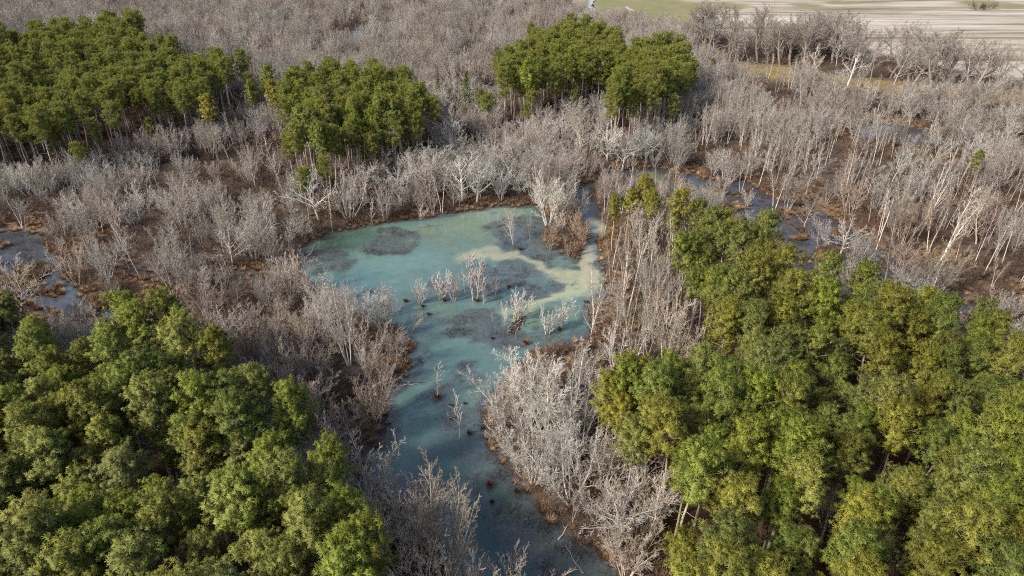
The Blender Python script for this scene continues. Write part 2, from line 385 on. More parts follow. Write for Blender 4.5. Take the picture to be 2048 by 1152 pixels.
def water_obj(name, P, st, pad=8):
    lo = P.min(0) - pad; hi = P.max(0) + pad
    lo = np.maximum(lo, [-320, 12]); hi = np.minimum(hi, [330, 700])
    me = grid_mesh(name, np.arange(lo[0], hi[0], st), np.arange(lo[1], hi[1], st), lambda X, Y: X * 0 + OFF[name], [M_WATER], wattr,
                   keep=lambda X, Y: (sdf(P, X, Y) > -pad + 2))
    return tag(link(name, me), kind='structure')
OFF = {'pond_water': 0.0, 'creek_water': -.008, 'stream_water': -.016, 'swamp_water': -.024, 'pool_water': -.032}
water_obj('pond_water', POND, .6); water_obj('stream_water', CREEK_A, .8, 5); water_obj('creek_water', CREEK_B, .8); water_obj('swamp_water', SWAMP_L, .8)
for P in POOLS: water_obj('pool_water', P, 1.2, 5)

def fattr(X, Y, Z):
    gr = np.zeros(X.shape)
    for (px, py, rx, ry) in ((1300, 20, 130, 38), (1220, 20, 70, 30), (1610, 14, 28, 6), (1680, 8, 30, 5), (1900, 80, 22, 5), (1440, 14, 50, 8), (1990, 12, 60, 10)):
        cx, cy = G(px, py); ex, _ = G(px + rx, py); _, y1 = G(px, py + ry); _, y2 = G(px, py - ry)
        q = np.hypot((X - cx) / abs(ex - cx), (Y - (y1 + y2) / 2) / (abs(y2 - y1) / 2)) + (fbm(X, Y, 30, 8) - .5) * .8
        gr = np.maximum(gr, sstep(1.1, .7, q))
    return {'grass': ('FLOAT', 'POINT', gr)}
lo = FIELD.min(0); hi = FIELD.max(0)
tag(link('field', grid_mesh('field', np.arange(0, 2200, 7.0), np.arange(150, 3000, 7.0), lambda X, Y: X * 0 + 1.0, [M_FIELD], fattr,
         keep=lambda X, Y: sdf(FIELD, X, Y) + (fbm(X, Y, 25, 2) - .5) * 14 > 0)), kind='structure')

# ------------------------------------------------------------------ tree meshes
def tube_mesh(polys):
    """polys: list of (pts Nx3, radii N, sides) -> verts, quad faces"""
    V = []; F = []; off = 0
    for pts, rad, k in polys:
        pts = np.asarray(pts); n = len(pts)
        t = np.gradient(pts, axis=0); t /= np.linalg.norm(t, axis=1, keepdims=True) + 1e-9
        ref = np.array([0.31, .95, .1]) if abs(t[0, 2]) > .6 else np.array([0, 0, 1.])
        u = np.cross(t, ref); u /= np.linalg.norm(u, axis=1, keepdims=True) + 1e-9; v = np.cross(t, u)
        a = np.arange(k) * 2 * PI / k
        ring = (u[:, None] * np.cos(a)[None, :, None] + v[:, None] * np.sin(a)[None, :, None]) * np.asarray(rad)[:, None, None] + pts[:, None]
        V.append(ring.reshape(-1, 3))
        i = (np.arange(n - 1)[:, None] * k + np.arange(k)[None]); j = (np.arange(n - 1)[:, None] * k + (np.arange(k)[None] + 1) % k)
        F.append(np.stack([i, j, j + k, i + k], -1).reshape(-1, 4) + off); off += n * k
    return np.concatenate(V), np.concatenate(F)
def unit(v): return v / (np.linalg.norm(v) + 1e-9)
def grow(out, rng, p, d, L, r, lvl, prm):
    q = prm[lvl]
    n = q.get('n', 3); st = L / n; pts = [p]; dirs = [d]
    for i in range(n):
        d = unit(d + rng.normal(0, q['gn'], 3) + np.array([0, 0, q['up']])); p = p + d * st; pts.append(p); dirs.append(d)
    tap = q.get('tap', .25)
    rad = np.linspace(r, r * tap, n + 1); rad = np.maximum(rad, .008)
    out.append((np.array(pts), rad, q.get('k', 3), lvl))
    if lvl + 1 >= len(prm): return
    c = q['ch']; c = int(c * rng.uniform(.8, 1.2) + .5); ph = rng.uniform(0, 6.28)
    for i in range(c):
        t = q['t0'] + (1 - q['t0']) * ((i + rng.uniform(.1, .9)) / c); x = t * n; k = min(int(x), n - 1); f = x - k
        bp = pts[k] * (1 - f) + pts[k + 1] * f; bd = dirs[k + 1]
        ph += 2.4 + rng.normal(0, .4); a = R(q['an'] * rng.uniform(.75, 1.25))
        s1 = unit(np.cross(bd, [.3, .2, 1.]) if abs(bd[2]) < .9 else np.cross(bd, [1., 0, 0])); s2 = np.cross(bd, s1)
        nd = unit(bd * math.cos(a) + (s1 * math.cos(ph) + s2 * math.sin(ph)) * math.sin(a))
        prof = q.get('prof', 'lin')
        m = (1 - .55 * t) if prof == 'lin' else (.45 + 1.0 * math.sin(PI * min(1, (t - q['t0']) / (1 - q['t0']) * .8 + .12))) * .8
        grow(out, rng, bp, nd, L * q['lr'] * m * rng.uniform(.75, 1.2), max(.012, (rad[0] * (1 - t) + rad[-1] * t) * q.get('rr', .55)), lvl + 1, prm)
TRUNK = dict(n=7, gn=.06, up=.05, k=6)
def bare(kind, seed):
    rng = np.random.default_rng(seed); out = []
    if kind == 'round':       # single bole, rounded dense crown, 10 m
        prm = [dict(n=7, gn=.07, up=.04, k=6, ch=17, t0=.22, an=52, lr=.50, prof='dome', tap=.15), dict(n=4, gn=.13, up=.10, k=4, ch=7, t0=.2, an=38, lr=.42, rr=.6),
               dict(n=3, gn=.16, up=.10, ch=6, t0=.1, an=34, lr=.62, rr=.6), dict(n=2, gn=.15, up=.12, tap=.5)]
        grow(out, rng, np.array([0, 0, -.4]), unit(np.array([rng.normal(0, .05), rng.normal(0, .05), 1.])), 10.2, .17, 0, prm)
    elif kind == 'vase':      # many stems fanning from the base, 8 m
        prm = [dict(n=6, gn=.07, up=.05, k=5, ch=9, t0=.25, an=30, lr=.42, tap=.15), dict(n=4, gn=.12, up=.08, k=3, ch=6, t0=.15, an=30, lr=.5, rr=.6),
               dict(n=3, gn=.14, up=.08, ch=4, t0=.1, an=30, lr=.6, rr=.7), dict(n=2, gn=.15, up=.1, tap=.5)]
        c = rng.integers(5, 8)
        for i in range(c):
            a = i * 6.28 / c + rng.uniform(-.4, .4); s = rng.uniform(.15, .62)
            grow(out, rng, np.array([math.cos(a) * .25, math.sin(a) * .25, -.4]), unit(np.array([math.cos(a) * s, math.sin(a) * s, 1.])), rng.uniform(6.3, 8.6), .085, 0, prm)
    elif kind == 'spread':    # short bole, wide arching limbs, 9 m
        prm = [dict(n=4, gn=.06, up=.05, k=6, ch=13, t0=.3, an=52, lr=1.15, tap=.5), dict(n=5, gn=.13, up=.05, k=4, ch=9, t0=.2, an=38, lr=.40, rr=.5),
               dict(n=3, gn=.18, up=.04, ch=6, t0=.1, an=38, lr=.55, rr=.7), dict(n=2, gn=.2, up=.02, tap=.5)]
        grow(out, rng, np.array([0, 0, -.4]), unit(np.array([rng.normal(0, .1), rng.normal(0, .1), 1.])), 4.6, .2, 0, prm)
    elif kind == 'slim':      # tall pale stem, short ascending branches high up, 13 m
        prm = [dict(n=9, gn=.045, up=.03, k=5, ch=17, t0=.45, an=30, lr=.22, tap=.15), dict(n=4, gn=.1, up=.08, k=3, ch=6, t0=.15, an=32, lr=.42, rr=.6),
               dict(n=3, gn=.13, up=.1, ch=3, t0=.1, an=30, lr=.6, rr=.7), dict(n=2, gn=.12, up=.1, tap=.5)]
        for i in range(rng.integers(1, 4)):
            a = rng.uniform(0, 6.28); s = rng.uniform(.02, .16)
            grow(out, rng, np.array([math.cos(a) * .3, math.sin(a) * .3, -.4]), unit(np.array([math.cos(a) * s, math.sin(a) * s, 1.])), rng.uniform(10.5, 13.6), rng.uniform(.10, .16), 0, prm)
    elif kind == 'oak':       # dark, crooked, wide, 13 m
        prm = [dict(n=5, gn=.1, up=.05, k=6, ch=10, t0=.35, an=50, lr=.95, tap=.45), dict(n=6, gn=.24, up=.06, k=4, ch=8, t0=.2, an=45, lr=.42, rr=.5),
               dict(n=4, gn=.24, up=.05, ch=7, t0=.1, an=42, lr=.55, rr=.65), dict(n=2, gn=.2, up=.05, tap=.5)]
        grow(out, rng, np.array([0, 0, -.4]), unit(np.array([rng.normal(0, .15), rng.normal(0, .1), 1.])), 7.0, .3, 0, prm)
    elif kind == 'syca':      # bright white forked, few heavy limbs
        prm = [dict(n=5, gn=.1, up=.04, k=6, ch=9, t0=.3, an=42, lr=.75, tap=.5), dict(n=6, gn=.2, up=.08, k=4, ch=8, t0=.25, an=42, lr=.4, rr=.6, tap=.2),
               dict(n=3, gn=.2, up=.08, ch=4, t0=.2, an=38, lr=.6, rr=.6), dict(n=2, gn=.2, up=.05, tap=.5)]
        grow(out, rng, np.array([0, 0, -.4]), unit(np.array([rng.normal(0, .1), 0, 1.])), 9.0, .26, 0, prm)
    elif kind == 'shrub':     # low twiggy brush, 2.4 m
        prm = [dict(n=3, gn=.15, up=.05, k=3, ch=6, t0=.15, an=38, lr=.5, tap=.3), dict(n=3, gn=.16, up=.05, ch=5, t0=.1, an=38, lr=.6, rr=.7), dict(n=2, gn=.15, up=.03, tap=.5)]
        c = rng.integers(8, 12)
        for i in range(c):
            a = i * 6.28 / c + rng.uniform(-.4, .4); s = rng.uniform(.2, 1.1); rr = rng.uniform(.1, .5)
            grow(out, rng, np.array([math.cos(a) * rr, math.sin(a) * rr, -.15]), unit(np.array([math.cos(a) * s, math.sin(a) * s, 1.])), rng.uniform(1.5, 2.6), .028, 0, prm)
    elif kind == 'grand':     # big forked tree with long fine limbs, 14 m
        prm = [dict(n=8, gn=.07, up=.04, k=6, ch=13, t0=.22, an=36, lr=.36, tap=.15), dict(n=5, gn=.12, up=.07, k=4, ch=8, t0=.15, an=34, lr=.42, rr=.6),
               dict(n=3, gn=.15, up=.07, k=3, ch=6, t0=.1, an=34, lr=.55, rr=.6), dict(n=2, gn=.15, up=.08, tap=.5)]
        c = rng.integers(4, 6)
        for i in range(c):
            a = i * 6.28 / c + rng.uniform(-.4, .4); s = rng.uniform(.12, .6)
            grow(out, rng, np.array([math.cos(a) * .3, math.sin(a) * .3, -.4]), unit(np.array([math.cos(a) * s, math.sin(a) * s, 1.])), rng.uniform(11, 14), .15, 0, prm)
    elif kind == 'frost':     # small dense egg-shaped crown of thick pale twigs, 4 m
        prm = [dict(n=5, gn=.06, up=.06, k=5, ch=11, t0=.22, an=30, lr=.42, tap=.25), dict(n=3, gn=.10, up=.10, k=3, ch=6, t0=.15, an=30, lr=.5, rr=.6), dict(n=2, gn=.12, up=.08, tap=.5)]
        c = rng.integers(4, 7)
        for i in range(c):
            a = i * 6.28 / c + rng.uniform(-.4, .4); s = rng.uniform(.05, .42)
            grow(out, rng, np.array([math.cos(a) * .12, math.sin(a) * .12, -.3]), unit(np.array([math.cos(a) * s, math.sin(a) * s, 1.])), rng.uniform(2.8, 4.0), .06, 0, prm)
    elif kind == 'sapling':
        prm = [dict(n=6, gn=.05, up=.04, k=4, ch=14, t0=.3, an=35, lr=.26, tap=.15), dict(n=3, gn=.12, up=.1, ch=4, t0=.2, an=30, lr=.5, rr=.7), dict(n=2, gn=.1, up=.1, tap=.5)]
        grow(out, rng, np.array([0, 0, -.5]), np.array([0, 0, 1.]), 6.3, .06, 0, prm)
    tw = [(a, np.maximum(b, .017 if l >= 2 else .02), c) for a, b, c, l in out if l > 0]
    tr = [(a, b, c) for a, b, c, l in out if l == 0]
    top = max(a[:, 2].max() for a, b, c in tw)
    return tr, tw, top
def pine(seed, conic=False, H=17.0):
    rng = np.random.default_rng(seed); out = []
    n = 10; lean = rng.normal(0, .025, 2); z = np.linspace(-.4, H, n + 1)
    wob = np.cumsum(rng.normal(0, .09, (n + 1, 2)), 0)
    tp = np.stack([z * lean[0] + wob[:, 0], z * lean[1] + wob[:, 1], z], 1)
    tr = [(tp, np.linspace(.21, .035, n + 1) + np.r_[.05, np.zeros(n)], 7)]
    def at(zz): return np.array([np.interp(zz, z, tp[:, 0]), np.interp(zz, z, tp[:, 1]), zz])
    cb = H * (rng.uniform(.10, .2) if conic else rng.uniform(.50, .64)); RR = rng.uniform(2.5, 3.3) if not conic else 2.9
    br = []; tips = []
    # bare dead stubs under the crown
    for i in range(rng.integers(5, 11)):
        a = rng.uniform(0, 6.28); p = at(cb - rng.uniform(.2, 3.2)); d = np.array([math.cos(a), math.sin(a), rng.uniform(-.1, .35)]); L = rng.uniform(.5, 1.7)
        br.append((np.array([p, p + d * L * .5, p + d * L + np.array([0, 0, .1])]), np.array([.035, .022, .012]), 3))
    nb = 78 if not conic else 95; ph = 0
    asym = rng.uniform(0, 6.28); 
    for i in range(nb):
        t = (i + .5) / nb; zz = cb + (H - cb - .4) * t ** .9
        if conic: prof = (1 - t) * 1.05 + .12
        else: prof = (.5 + 1.5 * t if t < .33 else 1.0) * math.sqrt(max(0.05, 1 - ((t - .38) / .68) ** 2 if t > .38 else 1))
        ph += 2.4 + rng.normal(0, .3)
        L = RR * prof * rng.uniform(.62, 1.15) * (1 + .18 * math.cos(ph - asym))
        if rng.random() < .07: L *= .4
        el = (R(5) + R(50) * t + rng.normal(0, .12)) if not conic else R(8) + R(25) * t
        d = np.array([math.cos(ph) * math.cos(el), math.sin(ph) * math.cos(el), math.sin(el)]); p = at(zz)
        m = 4; pts = [p]
        for k in range(m): d = unit(d + rng.normal(0, .10, 3) + np.array([0, 0, .09])); pts.append(pts[-1] + d * L / m)
        pts = np.array(pts); br.append((pts, np.linspace(.05, .012, m + 1) * (1.3 - t), 3))
        ns = max(3, int(L * 3.1))
        for k in range(ns):
            f = rng.uniform(.32, 1.0) * m; kk = min(int(f), m - 1); q = pts[kk] + (pts[kk + 1] - pts[kk]) * (f - kk)
            off = rng.normal(0, 1, 3); off[2] = abs(off[2]) * .8; off = unit(off) * rng.uniform(.2, .7)
            tips.append(q + off)
        tips.append(pts[-1])
    tips = np.array(tips); T = len(tips); B = 32
    c = tips.mean(0); od = tips - np.array([c[0], c[1], 0]); od[:, 2] = 0; od /= np.linalg.norm(od, axis=1, keepdims=True) + 1e-6
    pref = od * .35 + np.array([0, 0, .75])
    D = rng.normal(0, 1, (T, B, 3)); D /= np.linalg.norm(D, axis=2, keepdims=True); D = D + pref[:, None] * .8; D /= np.linalg.norm(D, axis=2, keepdims=True)
    Ln = rng.uniform(.2, .36, (T, B, 1)) * rng.uniform(.75, 1.3, (T, 1, 1)); cc = np.array([tp[-3, 0], tp[-3, 1], cb + (H - cb) * .35]); ro = tips - cc; ro /= np.linalg.norm(ro, axis=1, keepdims=True)
    OUT = D * .75 + ro[:, None] * .9 + np.array([0, 0, .25]); OUT /= np.linalg.norm(OUT, axis=2, keepdims=True)
    S1 = np.cross(OUT + rng.normal(0, .35, (T, B, 3)), D); S1 /= np.linalg.norm(S1, axis=2, keepdims=True)
    W = .024; P0 = tips[:, None] + D * .03
    V = np.stack([P0 - S1 * W * .6, P0 - S1 * W * .75 + D * Ln, P0 + D * Ln + S1 * W * .75, P0 + S1 * W * .6], 2).reshape(-1, 3)
    F = np.arange(len(V)).reshape(-1, 4)
    tint = np.repeat(np.clip(rng.normal(.45, .22, T), 0, 1), B * 4)
    NRM = np.repeat(OUT.reshape(-1, 3), 4, axis=0)
    return tr, br, V, F, tint, NRM

def set_normals(me, vn):
    a = me.attributes.new('custom_normal', 'FLOAT_VECTOR', 'POINT'); a.data.foreach_set('vector', np.asarray(vn, np.float32).ravel()); me.polygons.foreach_set('use_smooth', np.ones(len(me.polygons), bool)); me.update()
PINES = []      # (trunk mesh, branch mesh, foliage mesh)
for i in range(11):
    tr, br, V, F, tint, NRM = pine(100 + i, conic=(i == 10))
    a = smooth(mesh_from('pine_trunk', *tube_mesh(tr), mats=[M_PBARK])); bm_v, bm_f = tube_mesh(br)
    nV = len(bm_v); V2 = np.concatenate([bm_v, V]); F2 = np.concatenate([bm_f, F + nV])
    me = mesh_from('pine_crown', V2, F2, [M_PBARK, M_NEEDLE], {'tint': ('FLOAT', 'POINT', np.concatenate([np.zeros(nV), tint]))})
    me.polygons.foreach_set('material_index', np.r_[np.zeros(len(bm_f), np.int32), np.ones(len(F), np.int32)])
    vn = np.empty(len(me.vertices) * 3, np.float32); me.vertex_normals.foreach_get('vector', vn); vn = vn.reshape(-1, 3); vn[nV:] = NRM
    set_normals(me, vn)
    PINES.append((a, me))
BARE = {}
for kind, cnt, mb, mt in (('round', 5, M_BARK, M_TWIG), ('vase', 5, M_BARK, M_TWIG), ('spread', 4, M_BARK, M_TWIG), ('slim', 5, M_BIRCH, M_TTWIG),
                          ('pinky', 5, M_BARK, M_TTWIG), ('oak', 3, M_DBARK, M_DBARK), ('syca', 2, M_WHITE, M_WHITE), ('shrub', 5, M_BRUSH, M_BRUSH), ('sapling', 2, M_BARK, M_TWIG), ('frost', 5, M_BARK, M_FROST), ('grand', 4, M_WHITE, M_TWIG)):
    BARE[kind] = []
    for i in range(cnt):
        tr, tw, top = bare('round' if kind == 'pinky' and i % 2 else 'vase' if kind == 'pinky' else kind, 300 + i * 17 + sum(map(ord, kind)))
        BARE[kind].append((smooth(mesh_from(kind + '_trunk', *tube_mesh(tr), mats=[mb])), mesh_from(kind + '_twigs', *tube_mesh(tw), mats=[mt]), top))
def sedge_mesh(seed):
    rng = np.random.default_rng(seed); B = 90
    a = rng.uniform(0, 6.28, B); r = rng.uniform(0, .35, B); P0 = np.stack([np.cos(a) * r, np.sin(a) * r, -.05 + 0 * a], 1)
    D = np.stack([np.cos(a) * rng.uniform(.2, 1.1, B), np.sin(a) * rng.uniform(.2, 1.1, B), np.ones(B)], 1); D /= np.linalg.norm(D, axis=1, keepdims=True)
    L = rng.uniform(.35, .95, B)[:, None]; Sd = np.stack([-np.sin(a), np.cos(a), 0 * a], 1) * .025
    tipd = P0 + D * L; tipd[:, 2] -= .12 * rng.random(B)
    V = np.stack([P0 - Sd, P0 + Sd, tipd + Sd * .6, tipd - Sd * .6], 1).reshape(-1, 3)
    return mesh_from('sedge', V, np.arange(len(V)).reshape(-1, 4), [M_SEDGE])
SEDGE = [sedge_mesh(i) for i in range(4)]

# ------------------------------------------------------------------ geometry-node scatter for what nobody could count
def merged(src):
    """trunk and crown of one tree as a single mesh (all quads)"""
    if len(src) == 1: return src[0]
    VV = []; FF = []; MI = []; TT = []; mats = []; off = 0
    for me in src:
        v = np.empty(len(me.vertices) * 3, np.float32); me.vertices.foreach_get('co', v); f = np.empty(len(me.loops), np.int32); me.loops.foreach_get('vertex_index', f)
        mi = np.empty(len(me.polygons), np.int32); me.polygons.foreach_get('material_index', mi)
        t = np.zeros(len(me.vertices), np.float32)
        if 'tint' in me.attributes: me.attributes['tint'].data.foreach_get('value', t)
        VV.append(v.reshape(-1, 3)); FF.append(f.reshape(-1, 4) + off); MI.append(mi + len(mats)); TT.append(t); off += len(t); mats += list(me.materials)
    m = mesh_from('tree', np.concatenate(VV), np.concatenate(FF), mats, {'tint': ('FLOAT', 'POINT', np.concatenate(TT))})
    m.polygons.foreach_set('material_index', np.concatenate(MI)); return m
def scatter(name, items, sources, label=None, cat=None):
    """items: rows x,y,z,rot,scale,variant ; sources: list of tuples of meshes"""
    it = np.array(items, float); me = bpy.data.meshes.new(name); me.vertices.add(len(it)); me.vertices.foreach_set('co', it[:, :3].astype(np.float32).ravel())
    for an, c in (('rot', 3), ('scl', 4)):
        a = me.attributes.new(an, 'FLOAT', 'POINT'); a.data.foreach_set('value', it[:, c].astype(np.float32))
    a = me.attributes.new('var', 'INT', 'POINT'); a.data.foreach_set('value', it[:, 5].astype(np.int32))
    o = link(name, me); tag(o, label, cat, kind='stuff')
    ng = bpy.data.node_groups.new(name, 'GeometryNodeTree')
    ng.interface.new_socket('Geometry', in_out='INPUT', socket_type='NodeSocketGeometry'); ng.interface.new_socket('Geometry', in_out='OUTPUT', socket_type='NodeSocketGeometry')
    n = ng.nodes; L = ng.links; gi = n.new('NodeGroupInput'); go = n.new('NodeGroupOutput')
    iop = n.new('GeometryNodeInstanceOnPoints'); L.new(gi.outputs[0], iop.inputs['Points'])
    allj = n.new('GeometryNodeJoinGeometry')
    for src in reversed(sources):
        t = bpy.data.objects.new('template', merged(src)); oi = n.new('GeometryNodeObjectInfo'); oi.inputs['Object'].default_value = t
        oi.inputs['As Instance'].default_value = True; L.new(oi.outputs['Geometry'], allj.inputs[0])
    L.new(allj.outputs[0], iop.inputs['Instance']); iop.inputs['Pick Instance'].default_value = True
    def na(nm, ty):
        x = n.new('GeometryNodeInputNamedAttribute'); x.data_type = ty; x.inputs['Name'].default_value = nm; return x.outputs[0]
    L.new(na('var', 'INT'), iop.inputs['Instance Index'])
    cx = n.new('ShaderNodeCombineXYZ'); L.new(na('rot', 'FLOAT'), cx.inputs[2]); L.new(cx.outputs[0], iop.inputs['Rotation'])
    L.new(na('scl', 'FLOAT'), iop.inputs['Scale']); L.new(iop.outputs[0], go.inputs[0])
    md = o.modifiers.new('scatter', 'NODES'); md.node_group = ng
    return o

def ordn(i): return {1: '1st', 2: '2nd', 3: '3rd'}.get(i, f'{i}th') if i not in (11, 12, 13) and i < 20 else (f'{i}' + {1: 'st', 2: 'nd', 3: 'rd'}.get(i % 10, 'th') if i % 100 not in (11, 12, 13) else f'{i}th')
def tree_thing(name, label, cat, loc, rz, sc, trunk, crown, group=None, color=(1, 1, 1), tilt=(0, 0), crown_name='crown', sz=1.0):
    e = bpy.data.objects.new(name, None); COL.objects.link(e); e.empty_display_size = .5
    e.location = loc; e.rotation_euler = (tilt[0], tilt[1], rz); e.scale = (sc, sc, sc * sz); tag(e, label, cat, group)
    for nm, me in (('trunk', trunk), (crown_name, crown)):
        o = bpy.data.objects.new(nm, me); COL.objects.link(o); o.parent = e; o.color = (*color, 1)
    return e

# ------------------------------------------------------------------ pines
random.seed(5); rr = random.Random(11)
def visible(x, y, z0, z1):
    px, py, d = proj(x, y, z1); qx, qy, d2 = proj(x, y, z0 + (z1 - z0) * .5)
    return d > 5 and (-40 < px < 2088 and py < 1175 or -40 < qx < 2088 and qy < 1175) and qy > -20
pine_pts = []       # x,y,height,stand
for key, s in STANDS.items():
    P = s['poly']; lo = P.min(0); hi = P.max(0); sp = s['sp']; j = 0
    y = lo[1] - 9
    while y < hi[1] + 9:
        x = lo[0] - 9 + (j % 2) * sp / 2
        while x < hi[0] + 9:
            X = x + rr.uniform(-.36, .36) * sp; Y = y + rr.uniform(-.36, .36) * sp
            dd = float(sdf(P, X, Y)) + (float(fbm(X, Y, 10, 88)) - .5) * (2.5 if key in ('left', 'right') else 8) + (.8 if key in ('left', 'right') else 0)
            if (dd > 0 and rr.random() > (.20 if key == 'farleft' else .04)) or (key in ('farleft', 'mid', 'back') and dd > -9 and rr.random() < .10):
                H = rr.uniform(*s['H']) * (1 if dd > 0 else rr.uniform(.55, .95)) * (1 if rr.random() > .2 else .78)
                if Y > 18 and abs(X) < 340 + Y * .3: pine_pts.append((X, Y, H, key, None))
            x += sp
        y += sp * .87; j += 1
# singles: pixel of the tree top, pixel y of its foot, width factor, conic?, label
SINGLE = [
 (1290,362,15.5,0,'bright pine standing alone at the pond end of the right ridge, crown before the creek'),
 (1232,398,12,0,'small thin pine just left of the lone bright pine by the creek'),
 (1368,390,15.5,0,'dense green pine just right of the lone bright pine by the creek'),
 (1432,425,15.5,0,'green pine at the upper tip of the right stand, beside the creek'),
 (410,205,17,0,'yellowish pine alone among bare trees right of the far left stand'),
 (528,132,18,0,'tall pine between the far left stand and the middle stand, behind a shorter one'),
 (498,165,16,0,'olive pine left of the middle stand, trunk in dark thicket'),
 (545,168,17,0,'yellow-green pine nearest the left side of the middle stand'),
 (930,148,16,1,'dark cone-shaped pine alone between the middle and back stands'),
 (876,162,12,1,'small dark conical pine just right of the middle stand'),
 (972,203,12,0,'small pine with bare pale trunk under the back stand, left side'),
 (770,290,11,1,'young bright pine below the middle stand, near the north bank'),
 (628,305,10,1,'young dark pine below the left end of the middle stand'),
 (722,250,13,1,'slim dark young pine under the right end of the middle stand'),
 (812,240,13,1,'narrow olive young pine right below the middle stand'),
 (1425,122,11,0,'low rounded pine just right of the back stand'),
 (1467,152,200,1,'tiny green pine right of the low rounded pine beyond the back stand'),
 (1955,312,11,0,'lone green pine half hidden in tan bare trees at the right edge'),
 (1258,388,13,0,'small bright pine touching the left side of the lone bright pine by the creek'),
 (1312,392,14,0,'olive pine touching the right side of the lone bright pine by the creek'),
 (1392,412,14,0,'pine between the dense green one and the tip of the right stand'),
 (1345,432,12,0,'low pine in front of the dense green one, among pale stems'),
 (1408,455,13,0,'low pine at the left foot of the upper tip of the right stand'),
 (1462,432,15,0,'yellow-green pine touching the right side of the pine at the stand tip'),
 (1255,716,16.5,0,'tallest bright pine at the left edge of the front right stand by silver trees'),
 (1222,765,15.5,0,'pine just left of the tallest bright edge pine of the front right stand'),
 (1290,748,15.5,0,'pine just right of the tallest bright edge pine of the front right stand'),
 (1250,800,14,0,'lower pine in front of the tallest bright edge pine, front right stand'),
 (1185,1200,330+90,1,None),
]
for i, (tx, ty, by, con, lab) in enumerate(SINGLE):
    if lab is None: continue
    if by < 60: H = by; X, Y = G(tx, ty, H)
    else:
        bx = tx + (1024 - tx) * (by - ty) / 2400.0
        X, Y = G(bx, by); H = min(22, max(4, height_for(bx, by, ty)))
    pine_pts.append((X, Y, H, 'single', (con, lab)))
info = []
for t in pine_pts:
    X, Y, H, key, ex = t; vis = visible(X, Y, 0, H); info.append((H / math.hypot(X, Y, CAM_H - H) if vis else 0, t))
info.sort(key=lambda a: -a[0])
ind = [t for s, t in info if t[3] == 'single'] + [t for s, t in info if t[3] != 'single' and s > 0][:282]
ids = set(map(id, ind)); rest = [t for s, t in info if id(t) not in ids]
def rowlabels(trees, getxy, band):
    """sort into rows by distance, then left to right: returns [(row, col, tree)]"""
    rows = {}
    for t in trees: rows.setdefault(int(getxy(t)[1] // band), []).append(t)
    res = []
    for ri, k in enumerate(sorted(rows)):
        for ci, t in enumerate(sorted(rows[k], key=lambda q: getxy(q)[0] / getxy(q)[1])): res.append((ri + 1, ci + 1, t))
    return res
PCOL = {'olive': (1.0, .97, .9), 'yellow-green': (1.14, 1.06, .8), 'deep green': (.82, .94, .88), 'pale green': (1.12, 1.12, 1.3), 'bright green': (1.02, 1.12, .82), 'grey-green': (.98, 1.0, 1.25)}
STN = {'left': 'front left stand', 'right': 'front right stand', 'mid': 'middle stand', 'farleft': 'far left stand', 'back': 'back stand'}
for key in ('left', 'right', 'mid', 'farleft', 'back'):
    for row, c, t in rowlabels([t for t in ind if t[3] == key], lambda q: q[:2], 4.6):
        X, Y, H, _, _ = t; cn = rr.choice(list(PCOL)); v = rr.randrange(10); size = 'tall' if H > 17 else 'short' if H < 14 else 'mid-sized'
        k = rr.uniform(.82, 1.15)
        tree_thing('pine_tree', f'{size} {cn} pine, {ordn(c)} from left in {ordn(row)} row from bottom, {STN[key]}', 'pine tree', (X, Y, float(ground_z(X, Y))),
                   rr.uniform(0, 6.28), H / 17, *PINES[v], group='pines of the ' + STN[key], color=tuple(q * k for q in PCOL[cn]), tilt=(rr.gauss(0, .02), rr.gauss(0, .02)), sz=1.0)
for t in [t for t in ind if t[3] == 'single']:
    X, Y, H, _, (con, lab) = t
    col = (1.25, 1.1, .8) if ('bright' in lab or 'yellow' in lab) else (.8, .9, .85) if 'dark' in lab else (1, 1, 1)
    tree_thing('pine_tree', lab, 'pine tree', (X, Y, float(ground_z(X, Y)) - .1), rr.uniform(0, 6.28), H / 17, *PINES[10 if con else rr.randrange(10)], color=col)
zz = ground_z(np.array([t[0] for t in rest]), np.array([t[1] for t in rest]))
scatter('pine_woods', [(t[0], t[1], z, rr.uniform(0, 6.28), t[2] / 17, rr.randrange(10)) for t, z in zip(rest, zz)], PINES[:10], 'pine woods of the far left, middle and back stands, dark green crowns on pale trunks', 'pine wood')

